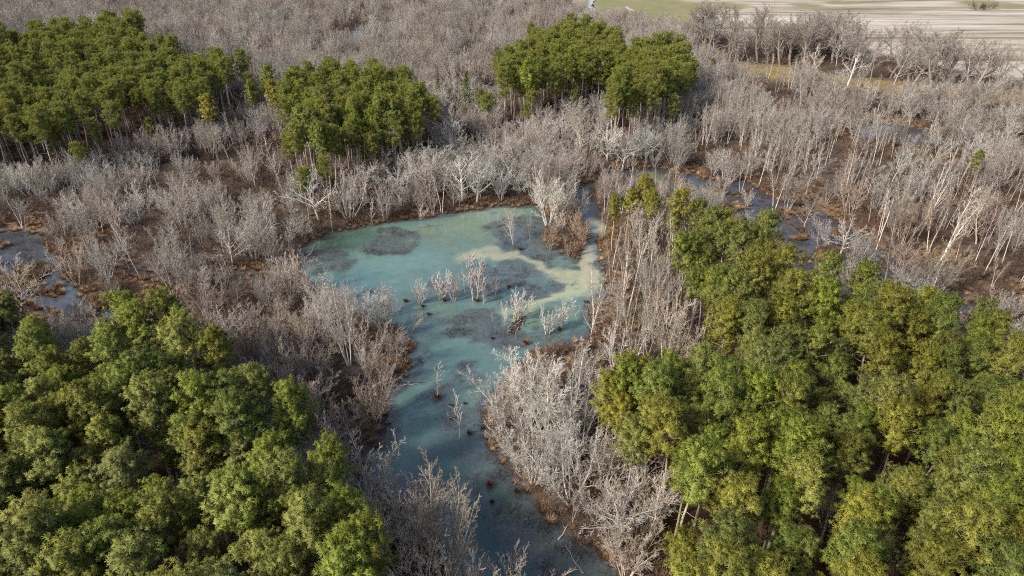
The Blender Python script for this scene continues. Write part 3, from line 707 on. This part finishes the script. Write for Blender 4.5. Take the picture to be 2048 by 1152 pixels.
# ------------------------------------------------------------------ bare trees placed one by one
# (foot x, foot y, top y, kind, width factor, tilt left/right deg, tint, label)
W_ = (1.15, 1.15, 1.13); G_ = (1.15, 1.15, 1.15); P_ = (1.08, .98, .93); D_ = (.6, .55, .5); Y_ = (1.1, 1.0, .85)
HAND = [
 (950,600,493,'frost',.85,0,W_,'tallest white multi-stemmed tree standing in the middle of the pond'),
 (885,598,533,'frost',1.15,0,G_,'rounded grey tree in the pond just left of the tallest white tree'),
 (908,602,548,'frost',.95,6,P_,'small grey-brown tree leaning against the rounded one in the pond'),
 (842,606,555,'frost',.85,0,W_,'narrow pale shrub-like tree in the pond, leftmost of the standing line'),
 (773,632,556,'frost',.9,0,P_,'oval bare tree with thin trunk at the left shore of the pond'),
 (990,588,545,'frost',.8,0,G_,'low thin shrub in the pond just right of the tallest white tree'),
 (930,585,520,'slim',.6,0,W_,'slender stem close behind the tallest white tree in the pond'),
 (1033,640,568,'frost',.9,12,W_,'bright white tree rising from the brush pile in the pond'),
 (1012,638,598,'frost',.8,0,G_,'small grey shrub just left of the tree on the brush pile'),
 (985,643,615,'sapling',1,0,W_,'tiny white sapling alone on the dark mat in the pond'),
 (1095,667,606,'frost',.9,0,W_,'egg-shaped white tree in the pond near the right shore'),
 (1120,657,590,'frost',.9,6,W_,'white tree behind the egg-shaped one near the right shore'),
 (1183,655,532,'slim',.9,0,W_,'tall thin white tree leaning over the right shore of the pond'),
 (1155,640,590,'sapling',1.2,-14,W_,'short leaning stem by the right shore left of the tall thin tree'),
 (1027,489,412,'round',.7,0,W_,'crooked white dead tree in the upper pond'),
 (1060,480,428,'slim',.5,-4,G_,'thin grey stem in the upper pond beside the crooked white tree'),
 (1095,452,338,'grand',.9,0,W_,'big white spreading tree on the far shore at the top of the pond'),
 (1120,470,425,'frost',.8,0,P_,'brown multi-stemmed bush tree on the brushy islet'),
 (1148,480,430,'frost',1.1,6,(.9,.7,.55),'reddish brown bush tree at the right end of the brushy islet'),
 (876,795,712,'sapling',1,2,G_,'thin dark sapling in the channel above the red-brown tussock'),
 (920,872,768,'sapling',1,0,G_,'straight thin dead stem in the mat of the channel'),
 (888,1165,945,'grand',.6,3,Y_,'large bare tree with upswept grey branches at the bottom, left of the channel'),
 (1100,500,452,'frost',1.2,0,(.55,.42,.33),'low reddish brown brush at the tip of the spit in the upper pond'),
 (1140,512,470,'frost',1.3,0,(.6,.45,.33),'wide rusty brush on the lower edge of the spit in the upper pond'),
 (1165,495,440,'frost',1.1,0,(.65,.5,.4),'tall rusty brush on the spit next to the right shore'),
 (1130,455,405,'frost',1.0,0,(.7,.55,.45),'brown brush behind the spit, right of the big spreading tree'),
 (1108,478,440,'frost',.8,-4,(.6,.5,.42),'dark brown leggy brush on the left of the spit'),
 (1155,462,418,'frost',.9,0,(.7,.5,.38),'red-brown brush on the far side of the spit'),
 (1008,652,612,'sapling',1.1,0,W_,'thin white stem at the left end of the brush pile'),
 (968,606,560,'frost',.5,3,G_,'thin short stem at the right foot of the tallest white tree'),
 (800,1170,1000,'vase',.9,-3,G_,'silvery fan tree at the bottom between the pines and the channel'),
 (760,1090,960,'vase',.9,0,P_,'pinkish grey fan tree next to the front left pines at the bottom'),
 (865,1230,1075,'vase',.9,0,P_,'grey-pink twiggy treetop at the bottom edge under the large upswept tree'),
 (740,1010,880,'vase',1.0,0,G_,'grey fan tree on the left bank where the channel bends'),
 (690,960,830,'round',.9,0,P_,'pink-grey round tree between the front left pines and the bend'),
 (1022,1215,1075,'round',.6,0,W_,'pale treetop at the bottom edge of the water'),
 (770,1150,985,'round',.8,-4,G_,'grey bare tree left of the large upswept tree at the bottom'),
 (835,1165,1030,'round',.95,2,P_,'pinkish bare tree between two grey ones at the bottom left of channel'),
 (950,1185,1110,'spread',.7,0,W_,'low white branches at the bottom edge left of the pale treetop'),
 (1078,885,700,'grand',1.2,-3,W_,'largest white tree on the right bank of the channel with long spreading limbs'),
 (1158,985,800,'grand',.55,-20,W_,'white tree leaning far left over the right bank of the channel'),
 (1105,960,840,'grand',1.2,0,G_,'grey tangled tree at the waterline under the leaning white one'),
 (1012,880,765,'grand',1.0,-14,G_,'grey tree with limbs hanging over the water left of the largest white one'),
 (1035,860,722,'grand',1.1,-6,W_,'silver tree immediately left of the largest white one on the right bank'),
 (1120,900,722,'grand',1.1,3,W_,'silver tree immediately right of the largest white one on the right bank'),
 (1165,890,735,'grand',1.0,0,G_,'grey forked tree second to the right of the largest white one'),
 (1060,945,815,'grand',1.0,-4,G_,'grey tree with low limbs in front of the largest white one'),
 (1205,985,830,'grand',1.0,4,W_,'white tree beside the straight white stems, nearer the bottom'),
 (1140,1015,880,'grand',1.1,-8,G_,'grey tree bending over the right bank below the leaning white one'),
 (1100,800,712,'round',1.1,0,W_,'low silver crown behind the largest white tree, nearest the pond'),
 (1175,790,690,'round',1.0,0,G_,'grey crown by the right shore below the tall thin leaning tree'),
 (1140,830,680,'slim',.9,0,W_,'white stem group right behind the largest white tree of the right bank'),
 (1190,900,735,'slim',.8,2,W_,'straight white stems between the leaning tree and the front right pines'),
 (1250,985,870,'vase',1.1,0,P_,'pinkish spreading tree at the foot of the front right pines'),
 (1190,1050,940,'grand',1.1,8,P_,'sprawling pink-grey tree on the right bank near the bottom'),
 (1290,1090,930,'grand',1.0,0,P_,'tall pinkish multi-stemmed tree against the front right pines near the bottom'),
 (1250,1160,1050,'grand',1.1,0,P_,'low sprawling pink-grey tree at the lowest part of the right bank'),
 (700,735,560,'grand',.6,0,W_,'tallest silver tree on the left bank of the pond'),
 (735,765,640,'grand',.7,4,G_,'grey tree right below the tallest silver tree of the left bank'),
 (770,760,650,'round',.8,10,D_,'dark brown tree hanging over the water at the left bank'),
 (822,665,615,'spread',.5,28,W_,'fallen white tree reaching over the water from the left bank'),
 (650,700,575,'round',.8,0,G_,'grey tree just left of the tallest silver tree on the left bank'),
 (640,445,330,'spread',.8,0,W_,'silver spreading tree on the north bank, left end of the pond'),
 (700,445,345,'vase',.85,0,G_,'grey fan-shaped tree on the north bank right of the silver spreading one'),
 (858,412,325,'spread',.9,-5,W_,'white spreading tree on the north bank, left of a pair'),
 (925,408,315,'spread',1.0,5,W_,'white spreading tree on the north bank, right of a pair'),
 (1003,405,335,'frost',.9,0,W_,'crooked little white tree above the top of the pond'),
 (840,440,408,'vase',.6,20,W_,'low white branches leaning from the north bank into the water'),
 (745,450,395,'sapling',1,0,G_,'thin paired stem on the north bank above its reflection'),
 (905,325,222,'round',1.15,0,G_,'large round grey crown behind the north bank, left of three'),
 (1085,335,235,'round',1.1,0,G_,'large round grey crown behind the top of the pond, middle of three'),
 (1165,330,225,'round',1.1,0,Y_,'large round grey-tan crown behind the top of the pond, right of three'),
 (1215,330,255,'spread',1.0,0,W_,'wide silver tree right of the three large round crowns'),
 (1305,292,190,'round',1.0,0,Y_,'tall tan round tree below the right side of the back stand'),
 (1410,305,220,'round',.9,0,W_,'pale round tree with clear white trunk right of the back stand'),
 (985,330,240,'slim',1,0,G_,'tall grey tree below the small pale-trunked pine'),
 (1105,440,350,'vase',.8,8,W_,'white fan of stems close beside the big spreading tree'),
 (468,535,448,'spread',.95,0,W_,'silver round-headed tree in the thicket left of the pond'),
 (545,520,390,'round',.9,0,G_,'large grey crown at the left end of the pond'),
 (418,650,560,'vase',1.05,0,P_,'wide pinkish fan-shaped tree between the front left pines and the pond'),
 (155,570,478,'vase',.9,-4,P_,'tan leaning clump of stems on the swamp edge at the left'),
 (45,645,530,'round',1.2,0,Y_,'wide pale tan crown at the left edge above the front pines'),
 (285,560,440,'slim',.9,-6,G_,'thin leaning grey stems in the middle of the left thicket'),
 (350,600,500,'slim',.9,-8,W_,'pale slanting stems left of the round-headed silver tree'),
 (585,590,500,'vase',.8,0,G_,'dense grey clump at the left shore of the pond'),
 (512,385,300,'round',.8,0,W_,'silver tree in brown scrub below the gap in the far pines'),
 (100,400,330,'vase',1.0,0,P_,'pinkish fan tree under the trunks of the far left pines'),
 (250,480,400,'round',.9,0,P_,'pink-brown round tree in the upper left thicket'),
 (565,385,275,'sapling',1.3,-2,W_,'bare white pole left of the middle stand'),
 (1690,182,100,'syca',1.05,6,W_,'brightest white forked tree before the pale field'),
 (1628,160,92,'syca',1.05,-6,(1.1,1.0,.85),'cream forked tree left of the brightest white one before the field'),
 (1480,235,150,'vase',1.0,0,P_,'tan fan tree right of the tiny green pine'),
 (1680,510,425,'spread',.85,0,W_,'white tangled tree standing in the right creek'),
 (1650,500,440,'frost',.6,-10,W_,'short crooked white stems left of the tangled tree in the creek'),
 (1700,535,470,'vase',.6,14,G_,'grey leaning stems right of the tangled tree in the creek'),
 (1780,540,510,'sapling',1,0,W_,'small white sapling on the mud of the right creek'),
 (1545,430,320,'slim',1,0,W_,'white stems on the far bank at the bend of the right creek'),
 (1690,400,270,'slim',1,4,Y_,'tall tan stems behind the right creek'),
 (1830,480,330,'slim',1,5,W_,'tall pale clump on the far bank of the right creek, leaning right'),
 (1755,500,360,'slim',1,8,W_,'leaning white stems on the far bank of the right creek'),
 (1860,545,380,'slim',1.1,10,W_,'tallest leaning white stems near the right end of the creek'),
 (1250,640,470,'slim',1.0,0,W_,'tall white stems on the right shore of the pond under the lone pines'),
 (1280,520,395,'grand',.8,0,W_,'broad white crown below the lone bright pine'),
 (1340,560,430,'slim',1.0,0,W_,'pale tall stems right of the broad white crown below the lone pine'),
 (1265,760,620,'slim',1.0,0,W_,'white stems rising left of the front right pines, by the pond'),
 (1470,690,560,'slim',.9,0,W_,'pale bare stems in the gap of the front right pines'),
]
hand_xy = []
for (bx, by, ty, kind, wf, tl, col, lab) in HAND:
    X, Y = G(bx, by); H = height_for(bx, by, ty); hand_xy.append((X, Y, .26 * H))
    vs = BARE[kind]; tr, tw, top = vs[rr.randrange(len(vs))]; s = H / top
    e = tree_thing('bare_tree', lab, 'bare tree', (X, Y, max(-.3, float(ground_z(X, Y)))), 0, s * wf, tr, tw, color=col, tilt=(0, R(tl)), crown_name='branches', sz=1 / wf)
    rz = rr.uniform(0, 6.28)
    for ch in e.children: ch.rotation_euler = (0, 0, rz)

# ------------------------------------------------------------------ the rest of the bare woods
hx = np.array(hand_xy)
ZN = {
 'eastfar': poly([(1380,190),(1560,165),(1850,200),(2200,250),(2600,420),(2300,420),(1950,335),(1650,290),(1400,235)]),   # zones on the ground (pixels at the trees' feet)
 'rshore': poly([(1195,430),(1260,400),(1400,470),(1440,600),(1440,720),(1360,780),(1240,840),(1180,800),(1100,760),(1130,710),(1190,690),(1210,600)]),
 'rbank': poly([(990,800),(1100,760),(1230,840),(1330,950),(1380,1300),(1250,1300),(1120,1060),(1000,930)]),
 'lbank': poly([(480,640),(620,600),(800,670),(830,730),(790,800),(800,850),(760,900),(750,980),(800,1120),(850,1300),(650,1300),(600,900),(480,800)]),
 'west': poly([(-400,360),(600,330),(620,480),(600,600),(480,680),(-400,700)]),
 'north': poly([(540,260),(900,200),(1250,230),(1330,330),(1180,350),(1060,405),(800,430),(600,480),(540,380)]),
 'east': poly([(1300,230),(2100,230),(2600,600),(2300,800),(1950,620),(1700,480),(1500,370),(1340,330)]),
 'edge': poly([(1380,60),(1560,85),(1860,135),(2200,200),(2200,250),(1850,200),(1560,150),(1400,130)]),
}
LOWZ = poly([(1190,340),(1500,400),(1600,480),(1640,560),(1760,610),(2100,700),(2300,900),(1950,660),(1700,640),(1560,620),(1480,520),(1380,440),(1260,410),(1190,420)])
LOWZ2 = poly([(-400,470),(120,470),(220,600),(450,640),(640,620),(640,690),(200,720),(-400,700)])
NOTREE = poly([(1010,745),(1090,705),(1215,670),(1215,820),(1100,850),(990,850)])
ZNAME = {'rshore': 'right shore', 'rbank': 'right bank', 'lbank': 'left bank', 'west': 'thicket left of the pond', 'north': 'wood above the pond',
         'east': 'wood beyond the right creek', 'edge': 'strip before the field', 'eastfar': 'dark wood below the field', 'far': 'far wood', 'front': 'floor of the front pines'}
def zone_of(X, Y):
    z = np.full(len(X), 'far', dtype=object)
    for k in ('edge', 'east', 'eastfar', 'north', 'west', 'lbank', 'rbank', 'rshore'): z[inside(ZN[k], X, Y)] = k
    return z
KMIX = {'far': [('pinky', .82), ('slim', .12), ('round', .06)], 'west': [('pinky', .5), ('round', .2), ('vase', .2), ('slim', .1)], 'lbank': [('pinky', .55), ('vase', .25), ('round', .2)],
        'rbank': [('vase', .3), ('spread', .35), ('slim', .25), ('pinky', .1)], 'rshore': [('slim', .8), ('round', .1), ('vase', .1)], 'north': [('round', .35), ('vase', .25), ('spread', .15), ('pinky', .25)],
        'east': [('slim', .62), ('round', .15), ('pinky', .23)], 'edge': [('oak', .8), ('round', .2)], 'eastfar': [('oak', .35), ('round', .3), ('slim', .15), ('pinky', .2)]}
HR = {'far': (7, 12), 'west': (5, 9), 'lbank': (5, 9), 'rbank': (5.5, 10), 'rshore': (9, 14), 'north': (7, 11.5), 'east': (7, 13), 'edge': (14, 21), 'eastfar': (7, 13)}
rng = np.random.default_rng(77)
def jitter(x0, x1, y0, y1, sp):
    xs = np.arange(x0, x1, sp); ys = np.arange(y0, y1, sp); X, Y = np.meshgrid(xs, ys)
    return (X + rng.uniform(-.5, .5, X.shape) * sp).ravel(), (Y + rng.uniform(-.5, .5, X.shape) * sp).ravel()
XA, YA = jitter(-160, 190, 24, 230, 2.9); XB, YB = jitter(-650, 700, 230, 760, 4.6); XC, YC = jitter(-330, -160, 60, 230, 4.2); XD, YD = jitter(190, 360, 60, 230, 4.2)
X = np.r_[XA, XB, XC, XD]; Y = np.r_[YA, YB, YC, YD]
keep = (np.abs(X) < 40 + Y * .95)
X = X[keep]; Y = Y[keep]
wd = water_d(X, Y); Z = ground_z(X, Y); fd = sdf(FIELD, X, Y); md = sdf(MEADOW, X, Y)
stn = np.full(X.shape, -1e9)
for s in STANDS.values(): stn = np.maximum(stn, sdf(s['poly'], X, Y))
zone = zone_of(X, Y); u = rng.random(len(X))
dens = {'far': .85, 'west': .60, 'lbank': .85, 'rbank': .42, 'rshore': .9, 'north': .42, 'east': .56, 'edge': .5, 'eastfar': .5}
dn = np.array([dens[z] for z in zone])
clump = fbm(X, Y, 18, 90)
ok = (u < dn * (.25 + 1.5 * sstep(.3, .7, clump))) & (fd < -2) & ((md < 0) | (u < .06))
sw = sdf(SWAMP_L, X, Y); ok &= ((Z > .05) | ((sw > 0) & (Z > -.6) & (u < .22) & (X > G(200, 600)[0])))
ok &= ((stn < 0) | ((stn > 0) & (u < .10)))
ok &= ~inside(NOTREE, X, Y)
ok &= ~((Y < 60) & (np.abs(X) < 12) & (Z < .1))
for hxx, hyy, hr in hx: ok &= ~(np.hypot(X - hxx, Y - hyy) < hr * .8)
X, Y, Z, zone, stn = X[ok], Y[ok], Z[ok], zone[ok], stn[ok]
bt = []
for x, y, z, zn, sn in zip(X, Y, Z, zone, stn):
    m = KMIX[zn]; r0 = rng.random(); k = m[-1][0]
    for kk, p in m:
        if r0 < p: k = kk; break
        r0 -= p
    H = rng.uniform(*HR[zn]) * (.55 if sn > 0 else 1) * (1 if rng.random() > .25 else .7)
    if inside(LOWZ, x, y): H *= .42; k = 'vase'
    elif inside(LOWZ2, x, y): H *= .6
    bt.append((x, y, z, k, zn if sn < 0 else 'front', H, int(rng.integers(len(BARE[k])))))
def approx_vis(t): return visible(t[0], t[1], t[2], t[2] + t[5]) and t[4] != 'front'
sc_ = sorted([t for t in bt if approx_vis(t)], key=lambda t: -t[5] / math.hypot(t[0], t[1], CAM_H))
indb = sc_[:220]; ids = set(map(id, indb))
BC = {'silver': (1.18, 1.18, 1.18), 'grey': (1, 1, 1), 'pinkish': (1.05, .92, .88), 'tan': (1.08, .98, .84), 'brown': (.75, .66, .58), 'ash-grey': (.88, .88, .9)}
KN = {'pinky': 'twiggy', 'slim': 'slender', 'round': 'round-headed', 'vase': 'fan-shaped', 'spread': 'spreading', 'oak': 'crooked'}
for zn in sorted(set(t[4] for t in indb)):
    for row, c, t in rowlabels([t for t in indb if t[4] == zn], lambda q: q[:2], 6.0):
        x, y, z, k, _, H, v = t; cn = rr.choice(list(BC)); kf = rr.uniform(.88, 1.12); tr, tw, top = BARE[k][v]
        tree_thing('bare_tree', f'{cn} {KN[k]} bare tree, {ordn(c)} from left in {ordn(row)} row, {ZNAME[zn]}', 'bare tree', (x, y, z), rr.uniform(0, 6.28), H / top, tr, tw,
                   group='bare trees, ' + ZNAME[zn], color=tuple(q * kf for q in BC[cn]), tilt=(rr.gauss(0, .03), rr.gauss(0, .03)), crown_name='branches')
restb = [t for t in bt if id(t) not in ids]
srcs = []; idx = {}
for k in BARE:
    if k in ('shrub', 'sapling', 'syca', 'frost', 'grand'): continue
    for v, (tr, tw, top) in enumerate(BARE[k]): idx[(k, v)] = (len(srcs), top); srcs.append((tr, tw))
scatter('bare_woods', [(t[0], t[1], t[2], rr.uniform(0, 6.28), t[5] / idx[(t[3], t[6])][1], idx[(t[3], t[6])][0]) for t in restb], srcs, 'leafless pinkish grey woods spreading behind and around the pond', 'bare wood')
print('pines', len(pine_pts), 'bare', len(bt), len(restb))

# ------------------------------------------------------------------ undergrowth and sedge
X, Y = jitter(-170, 200, 24, 260, 1.7); keep = np.abs(X) < 30 + Y * .9; X = X[keep]; Y = Y[keep]
Z = ground_z(X, Y); u = rng.random(len(X)); cl = fbm(X, Y, 9, 95); ok = (Z > .1) & (sdf(FIELD, X, Y) < 0) & (u < .15 + 1.1 * sstep(.4, .6, cl)) & (sdf(MEADOW, X, Y) < 0)
X, Y, Z = X[ok], Y[ok], Z[ok]
items = [(x, y, z, rr.uniform(0, 6.28), rr.uniform(.45, 1.15), rr.randrange(5)) for x, y, z in zip(X, Y, Z)]
X, Y = jitter(-420, 420, 260, 560, 4.0); Z = ground_z(X, Y); ok = (Z > .1) & (sdf(FIELD, X, Y) < -1) & (sdf(MEADOW, X, Y) < 0) & (np.abs(X) < Y * .85)
items += [(x, y, z, rr.uniform(0, 6.28), rr.uniform(.8, 1.6), rr.randrange(5)) for x, y, z in zip(X[ok], Y[ok], Z[ok])]
scatter('undergrowth', items, [(a, b) for a, b, c in BARE['shrub']], 'brown leafless brush covering the forest floor', 'undergrowth')
X, Y = jitter(-130, 170, 28, 230, .75); wd = water_d(X, Y); Z = ground_z(X, Y); cl = fbm(X, Y, 8, 33); u = rng.random(len(X))
ok = (Z > -.06) & (Z < .9) & (wd > -16) & (u < sstep(-16, -1, wd) * (.25 + 1.1 * sstep(.42, .6, cl))) & (stn_ := ~in_stand(X, Y))
items = [(x, y, max(z, -.02), rr.uniform(0, 6.28), rr.uniform(.6, 1.3), rr.randrange(4)) for x, y, z in zip(X[ok], Y[ok], Z[ok])]
scatter('sedge', items, [(m,) for m in SEDGE], 'rust and straw coloured dead sedge along the banks', 'sedge')
print('undergrowth, sedge', len(items))

# ------------------------------------------------------------------ driftwood, tussocks, stumps, puddles
M_MUD = mat("dark_wood")[0]
def wood_mat(name, a, bcol):
    m, n, b, o = mat(name); p = n.nodes.new("ShaderNodeTexCoord").outputs['Object']
    n.links.new(ramp(n, noise(n, 3.0, 5, .7, p), [(.35, a), (.65, bcol)]), b.inputs['Base Color']); return m
M_LOG = wood_mat("pale_driftwood", (.30, .26, .22), (.58, .54, .49)); M_DLOG = wood_mat("wet_brown_wood", (.05, .035, .028), (.17, .11, .08))
M_RUST = wood_mat("rusty_stems", (.12, .055, .035), (.26, .14, .08))
def log_thing(px, py, L, ang, r, m, label, name='fallen_log', forks=2, zoff=.05, seed=0):
    g = np.random.default_rng(seed + int(px)); d = np.array([math.cos(R(ang)), math.sin(R(ang)), .02]); n = 8
    pts = np.array([d * L * (i / n - .5) + np.array([0, 0, g.normal(0, .03)]) + g.normal(0, .05, 3) for i in range(n + 1)]); x, y = G(px, py)
    e = bpy.data.objects.new(name, None); COL.objects.link(e); e.location = (x, y, max(0.0, float(ground_z(x, y))) + zoff); tag(e, label, 'fallen log')
    link('trunk', smooth(mesh_from('log', *tube_mesh([(pts, np.linspace(r, r * .45, n + 1), 7)]), mats=[m])), e)
    br = []
    for k in range(forks):
        i = g.integers(3, n); a = R(ang + g.choice([-1, 1]) * g.uniform(25, 60)); q = np.array([math.cos(a), math.sin(a), g.uniform(.1, .6)])
        l = L * g.uniform(.15, .35); br.append((np.array([pts[i], pts[i] + q * l * .5 + g.normal(0, .04, 3), pts[i] + q * l]), np.array([r * .4, r * .28, r * .12]), 4))
    if br: link('branches', mesh_from('log_branches', *tube_mesh(br), mats=[m]), e)
for a in [
 (1115, 822, 5.0, 12, .12, M_LOG, 'pale log under the leaning white tree of the right bank'),
 (1135, 1020, 2.6, 25, .08, M_LOG, 'short white branch floating by the right bank of the channel'),
 (1130, 1060, 3.6, 60, .09, M_LOG, 'bare leaning pole at the waterline of the lower right bank'),
 (1148, 1120, 4.2, 115, .07, M_LOG, 'thin crooked branch lying in dark water near the bottom'),
 (800, 764, 7.5, -4, .10, M_DLOG, 'dark logs along the left bank pointing into the channel'),
 (795, 772, 6.0, 6, .08, M_LOG, 'grey log beside the dark one at the left bank'),
 (1062, 646, 2.6, 20, .07, M_DLOG, 'small dark log in the pond right of the brush pile'),
 (1720, 548, 3.5, 160, .10, M_LOG, 'pale log on the mud of the right creek'),
 (1835, 562, 4.0, 150, .10, M_LOG, 'pale log at the lower end of the right creek'),
 (1232, 392, 4.5, -5, .10, M_DLOG, 'purple-brown log across the small stream above the pond'),
 (205, 560, 3.0, 30, .1, M_LOG, 'pale log on the swamp edge left of the leaning clump'),
 (580, 598, 9.0, -3, .10, M_LOG, 'long white fallen trunk at the left shore of the pond'),
]: log_thing(*a)
# heap of sticks with the white tree on it
g = np.random.default_rng(4); x, y = G(1032, 652); st = []
for i in range(70):
    t = g.uniform(-1, 1); c = np.array([t * 1.0 + g.normal(0, .35), t * 2.3 + g.normal(0, .4), .05 + .55 * (1 - abs(t)) * g.random()]); a = g.normal(1.15, .5); q = np.array([math.cos(a), math.sin(a), g.normal(0, .18)]) * g.uniform(.5, 1.3)
    st.append((np.array([c - q, c + g.normal(0, .05, 3), c + q]), np.array([.05, .045, .025]) * g.uniform(.6, 1.4), 4))
h = bpy.data.objects.new('brush_pile', None); COL.objects.link(h); h.location = (x, y, 0); tag(h, 'heap of brown sticks in the pond under the bright white tree', 'brush pile')
link('sticks', mesh_from('sticks', *tube_mesh(st[:55]), mats=[M_DLOG]), h); link('pale_sticks', mesh_from('pale_sticks', *tube_mesh(st[55:]), mats=[M_LOG]), h)
def tussock(px, py, s, m, label, group=None):
    g = np.random.default_rng(int(px * 7 + py)); B = 150; a = g.uniform(0, 6.28, B); sp = g.uniform(.1, 1.2, B); P0 = np.stack([np.cos(a) * .12, np.sin(a) * .12, -.1 + 0 * a], 1) * s
    D = np.stack([np.cos(a) * sp, np.sin(a) * sp, np.ones(B)], 1); D /= np.linalg.norm(D, axis=1, keepdims=True); T = P0 + D * (g.uniform(.4, 1.0, B) * s)[:, None]; Mi = (P0 + T) / 2 + np.array([0, 0, .12 * s]); Sd = np.stack([-np.sin(a), np.cos(a), 0 * a], 1) * .03 * s
    V = np.concatenate([np.stack([P0 - Sd, P0 + Sd, Mi + Sd, Mi - Sd], 1).reshape(-1, 3), np.stack([Mi - Sd, Mi + Sd, T + Sd * .5, T - Sd * .5], 1).reshape(-1, 3)])
    x, y = G(px, py); o = link('tussock', mesh_from('tussock', V, np.arange(len(V)).reshape(-1, 4), [m]), None, (x, y, max(0, float(ground_z(x, y))))); tag(o, label, 'tussock', group)
for px, py, s, m, lab in [
 (980, 972, 1.0, M_RUST, 'round red-brown tussock alone in the lower channel'), (875, 796, 1.2, M_RUST, 'large red-brown tussock under the thin sapling of the channel'),
 (1053, 688, 1.1, M_RUST, 'rust-red tussock in the pond below the brush pile'), (939, 868, .8, M_DLOG, 'small dark tussock by the thin dead stem, right of it'),
 (903, 838, .8, M_DLOG, 'small dark tussock left of the thin dead stem'), (902, 812, .6, M_DLOG, 'tiny dark tussock right of the large red-brown one'),
 (985, 1005, .6, M_DLOG, 'low dark tussock just below the round red-brown one'), (1035, 985, .9, M_DLOG, 'dark tussock near the right bank of the lower channel'),
 (812, 604, .9, M_DLOG, 'dark root clump at the left end of the standing line in the pond'), (858, 630, .7, M_RUST, 'small brown clump in front of the rounded tree in the pond'),
 (846, 614, .7, M_DLOG, 'dark clump at the foot of the narrow pale tree in the pond'), (1018, 575, .8, M_RUST, 'brown clump in the pond right of the low thin shrub'),
 (889, 602, .9, M_DLOG, 'dark root clump under the rounded grey tree of the pond'), (954, 603, 1.1, M_RUST, 'brown root clump at the foot of the tallest white tree'),
 (985, 678, .6, M_DLOG, 'tiny dark clump at the lower edge of the round mat'), (1172, 606, 1.0, M_RUST, 'orange-brown clump on the right shore of the pond'),
 (1119, 660, .8, M_RUST, 'brown clump at the foot of the white tree near the right shore'), (965, 857, .6, M_DLOG, 'dark clump close to the right bank above the bend'),
 (930, 808, .5, M_DLOG, 'tiny dark clump in the middle of the channel mat'), (1095, 480, 1.0, M_DLOG, 'dark clump at the water edge of the brushy islet'),
 (1040, 500, .9, M_DLOG, 'dark clump right of the crooked white tree in the upper pond')]: tussock(px, py, s, m, lab)
# pale meltwater puddles and ditch at the field edge
mp_, n_, b_, o_ = mat("pale_puddle"); b_.inputs['Base Color'].default_value = (.36, .37, .38, 1); b_.inputs['Roughness'].default_value = .25
def patch(P, name, m, z):
    P = np.array(P); c = P.mean(0); k = 10; V = []; g = np.random.default_rng(len(P) + int(abs(c[0]))); n = len(P)
    ring = []
    for i in range(n):
        for j in range(4):
            q = P[i] * (1 - j / 4) + P[(i + 1) % n] * (j / 4); ring.append(c + (q - c) * (1 + g.normal(0, .08)))
    V = [(a, b, z) for a, b in ring] + [(c[0], c[1], z)]; me = bpy.data.meshes.new(name); me.from_pydata(V, [], [(i, (i + 1) % len(ring), len(ring)) for i in range(len(ring))]); me.materials.append(m)
    tag(link(name, me), kind='structure')
patch(poly([(1174, 19), (1177, 12), (1176, 7), (1184, 1), (1190, -5), (1201, -8), (1193, 1), (1186, 6), (1187, 11), (1182, 15), (1189, 20), (1192, 24), (1184, 25), (1179, 21)]), 'puddle', mp_, 1.06)
patch(poly([(1250, 16), (1257, 17), (1258, 20), (1265, 22), (1267, 25), (1259, 25), (1256, 22), (1251, 20)]), 'puddle', mp_, 1.06)
# dark bush in the field
X_, Y_ = G(1965, 24); tr, tw, top = BARE['shrub'][0]
for k in range(3):
    tree_thing('field_bush', ['left dark bush of the clump in the pale field', 'middle dark bush of the clump in the pale field', 'right dark bush of the clump in the pale field'][k], 'bush', (X_ + (k - 1) * 5, Y_ + k, 1.0), k * 2.0, 2.3, tr, tw, color=(.5, .42, .42), crown_name='branches')

# ------------------------------------------------------------------ dead weed standing in the shallows
M_WEED = wood_mat("dead_weed", (.028, .024, .026), (.10, .085, .08))
def weed_mesh(seed):
    g = np.random.default_rng(seed); B = 60; a = g.uniform(0, 6.28, B); q = g.normal(0, .42, (B, 2)); P0 = np.concatenate([q, np.full((B, 1), -.04)], 1)
    D = np.stack([np.cos(a), np.sin(a), g.uniform(.05, .9, B)], 1); D /= np.linalg.norm(D, axis=1, keepdims=True); T = P0 + D * g.uniform(.1, .42, B)[:, None]
    Sd = np.stack([-np.sin(a), np.cos(a), 0 * a], 1) * .022
    V = np.stack([P0 - Sd, P0 + Sd, T + Sd, T - Sd], 1).reshape(-1, 3); return mesh_from('weed', V, np.arange(len(V)).reshape(-1, 4), [M_WEED])
X, Y = jitter(-110, 150, 30, 210, .7); wd = water_d(X, Y); k = (wd > -1); X, Y = X[k], Y[k]; Z = ground_z(X, Y)
mm = wattr(X, Y, Z)['mat'][2]; u = rng.random(len(X)); cl = fbm(X, Y, 2.5, 61)
ok = (Z < 0) & (u < sstep(.35, .9, mm) * sstep(.42, .62, cl) * .55)
wi = [(x, y, .0, rr.uniform(0, 6.28), rr.uniform(.5, 1.5), rr.randrange(3)) for x, y in zip(X[ok], Y[ok])]
scatter('water_weed', wi, [(weed_mesh(i),) for i in range(3)], 'dark dead weed and twigs poking through the shallow mats of the pond', 'water weed')
print('weed', len(wi))
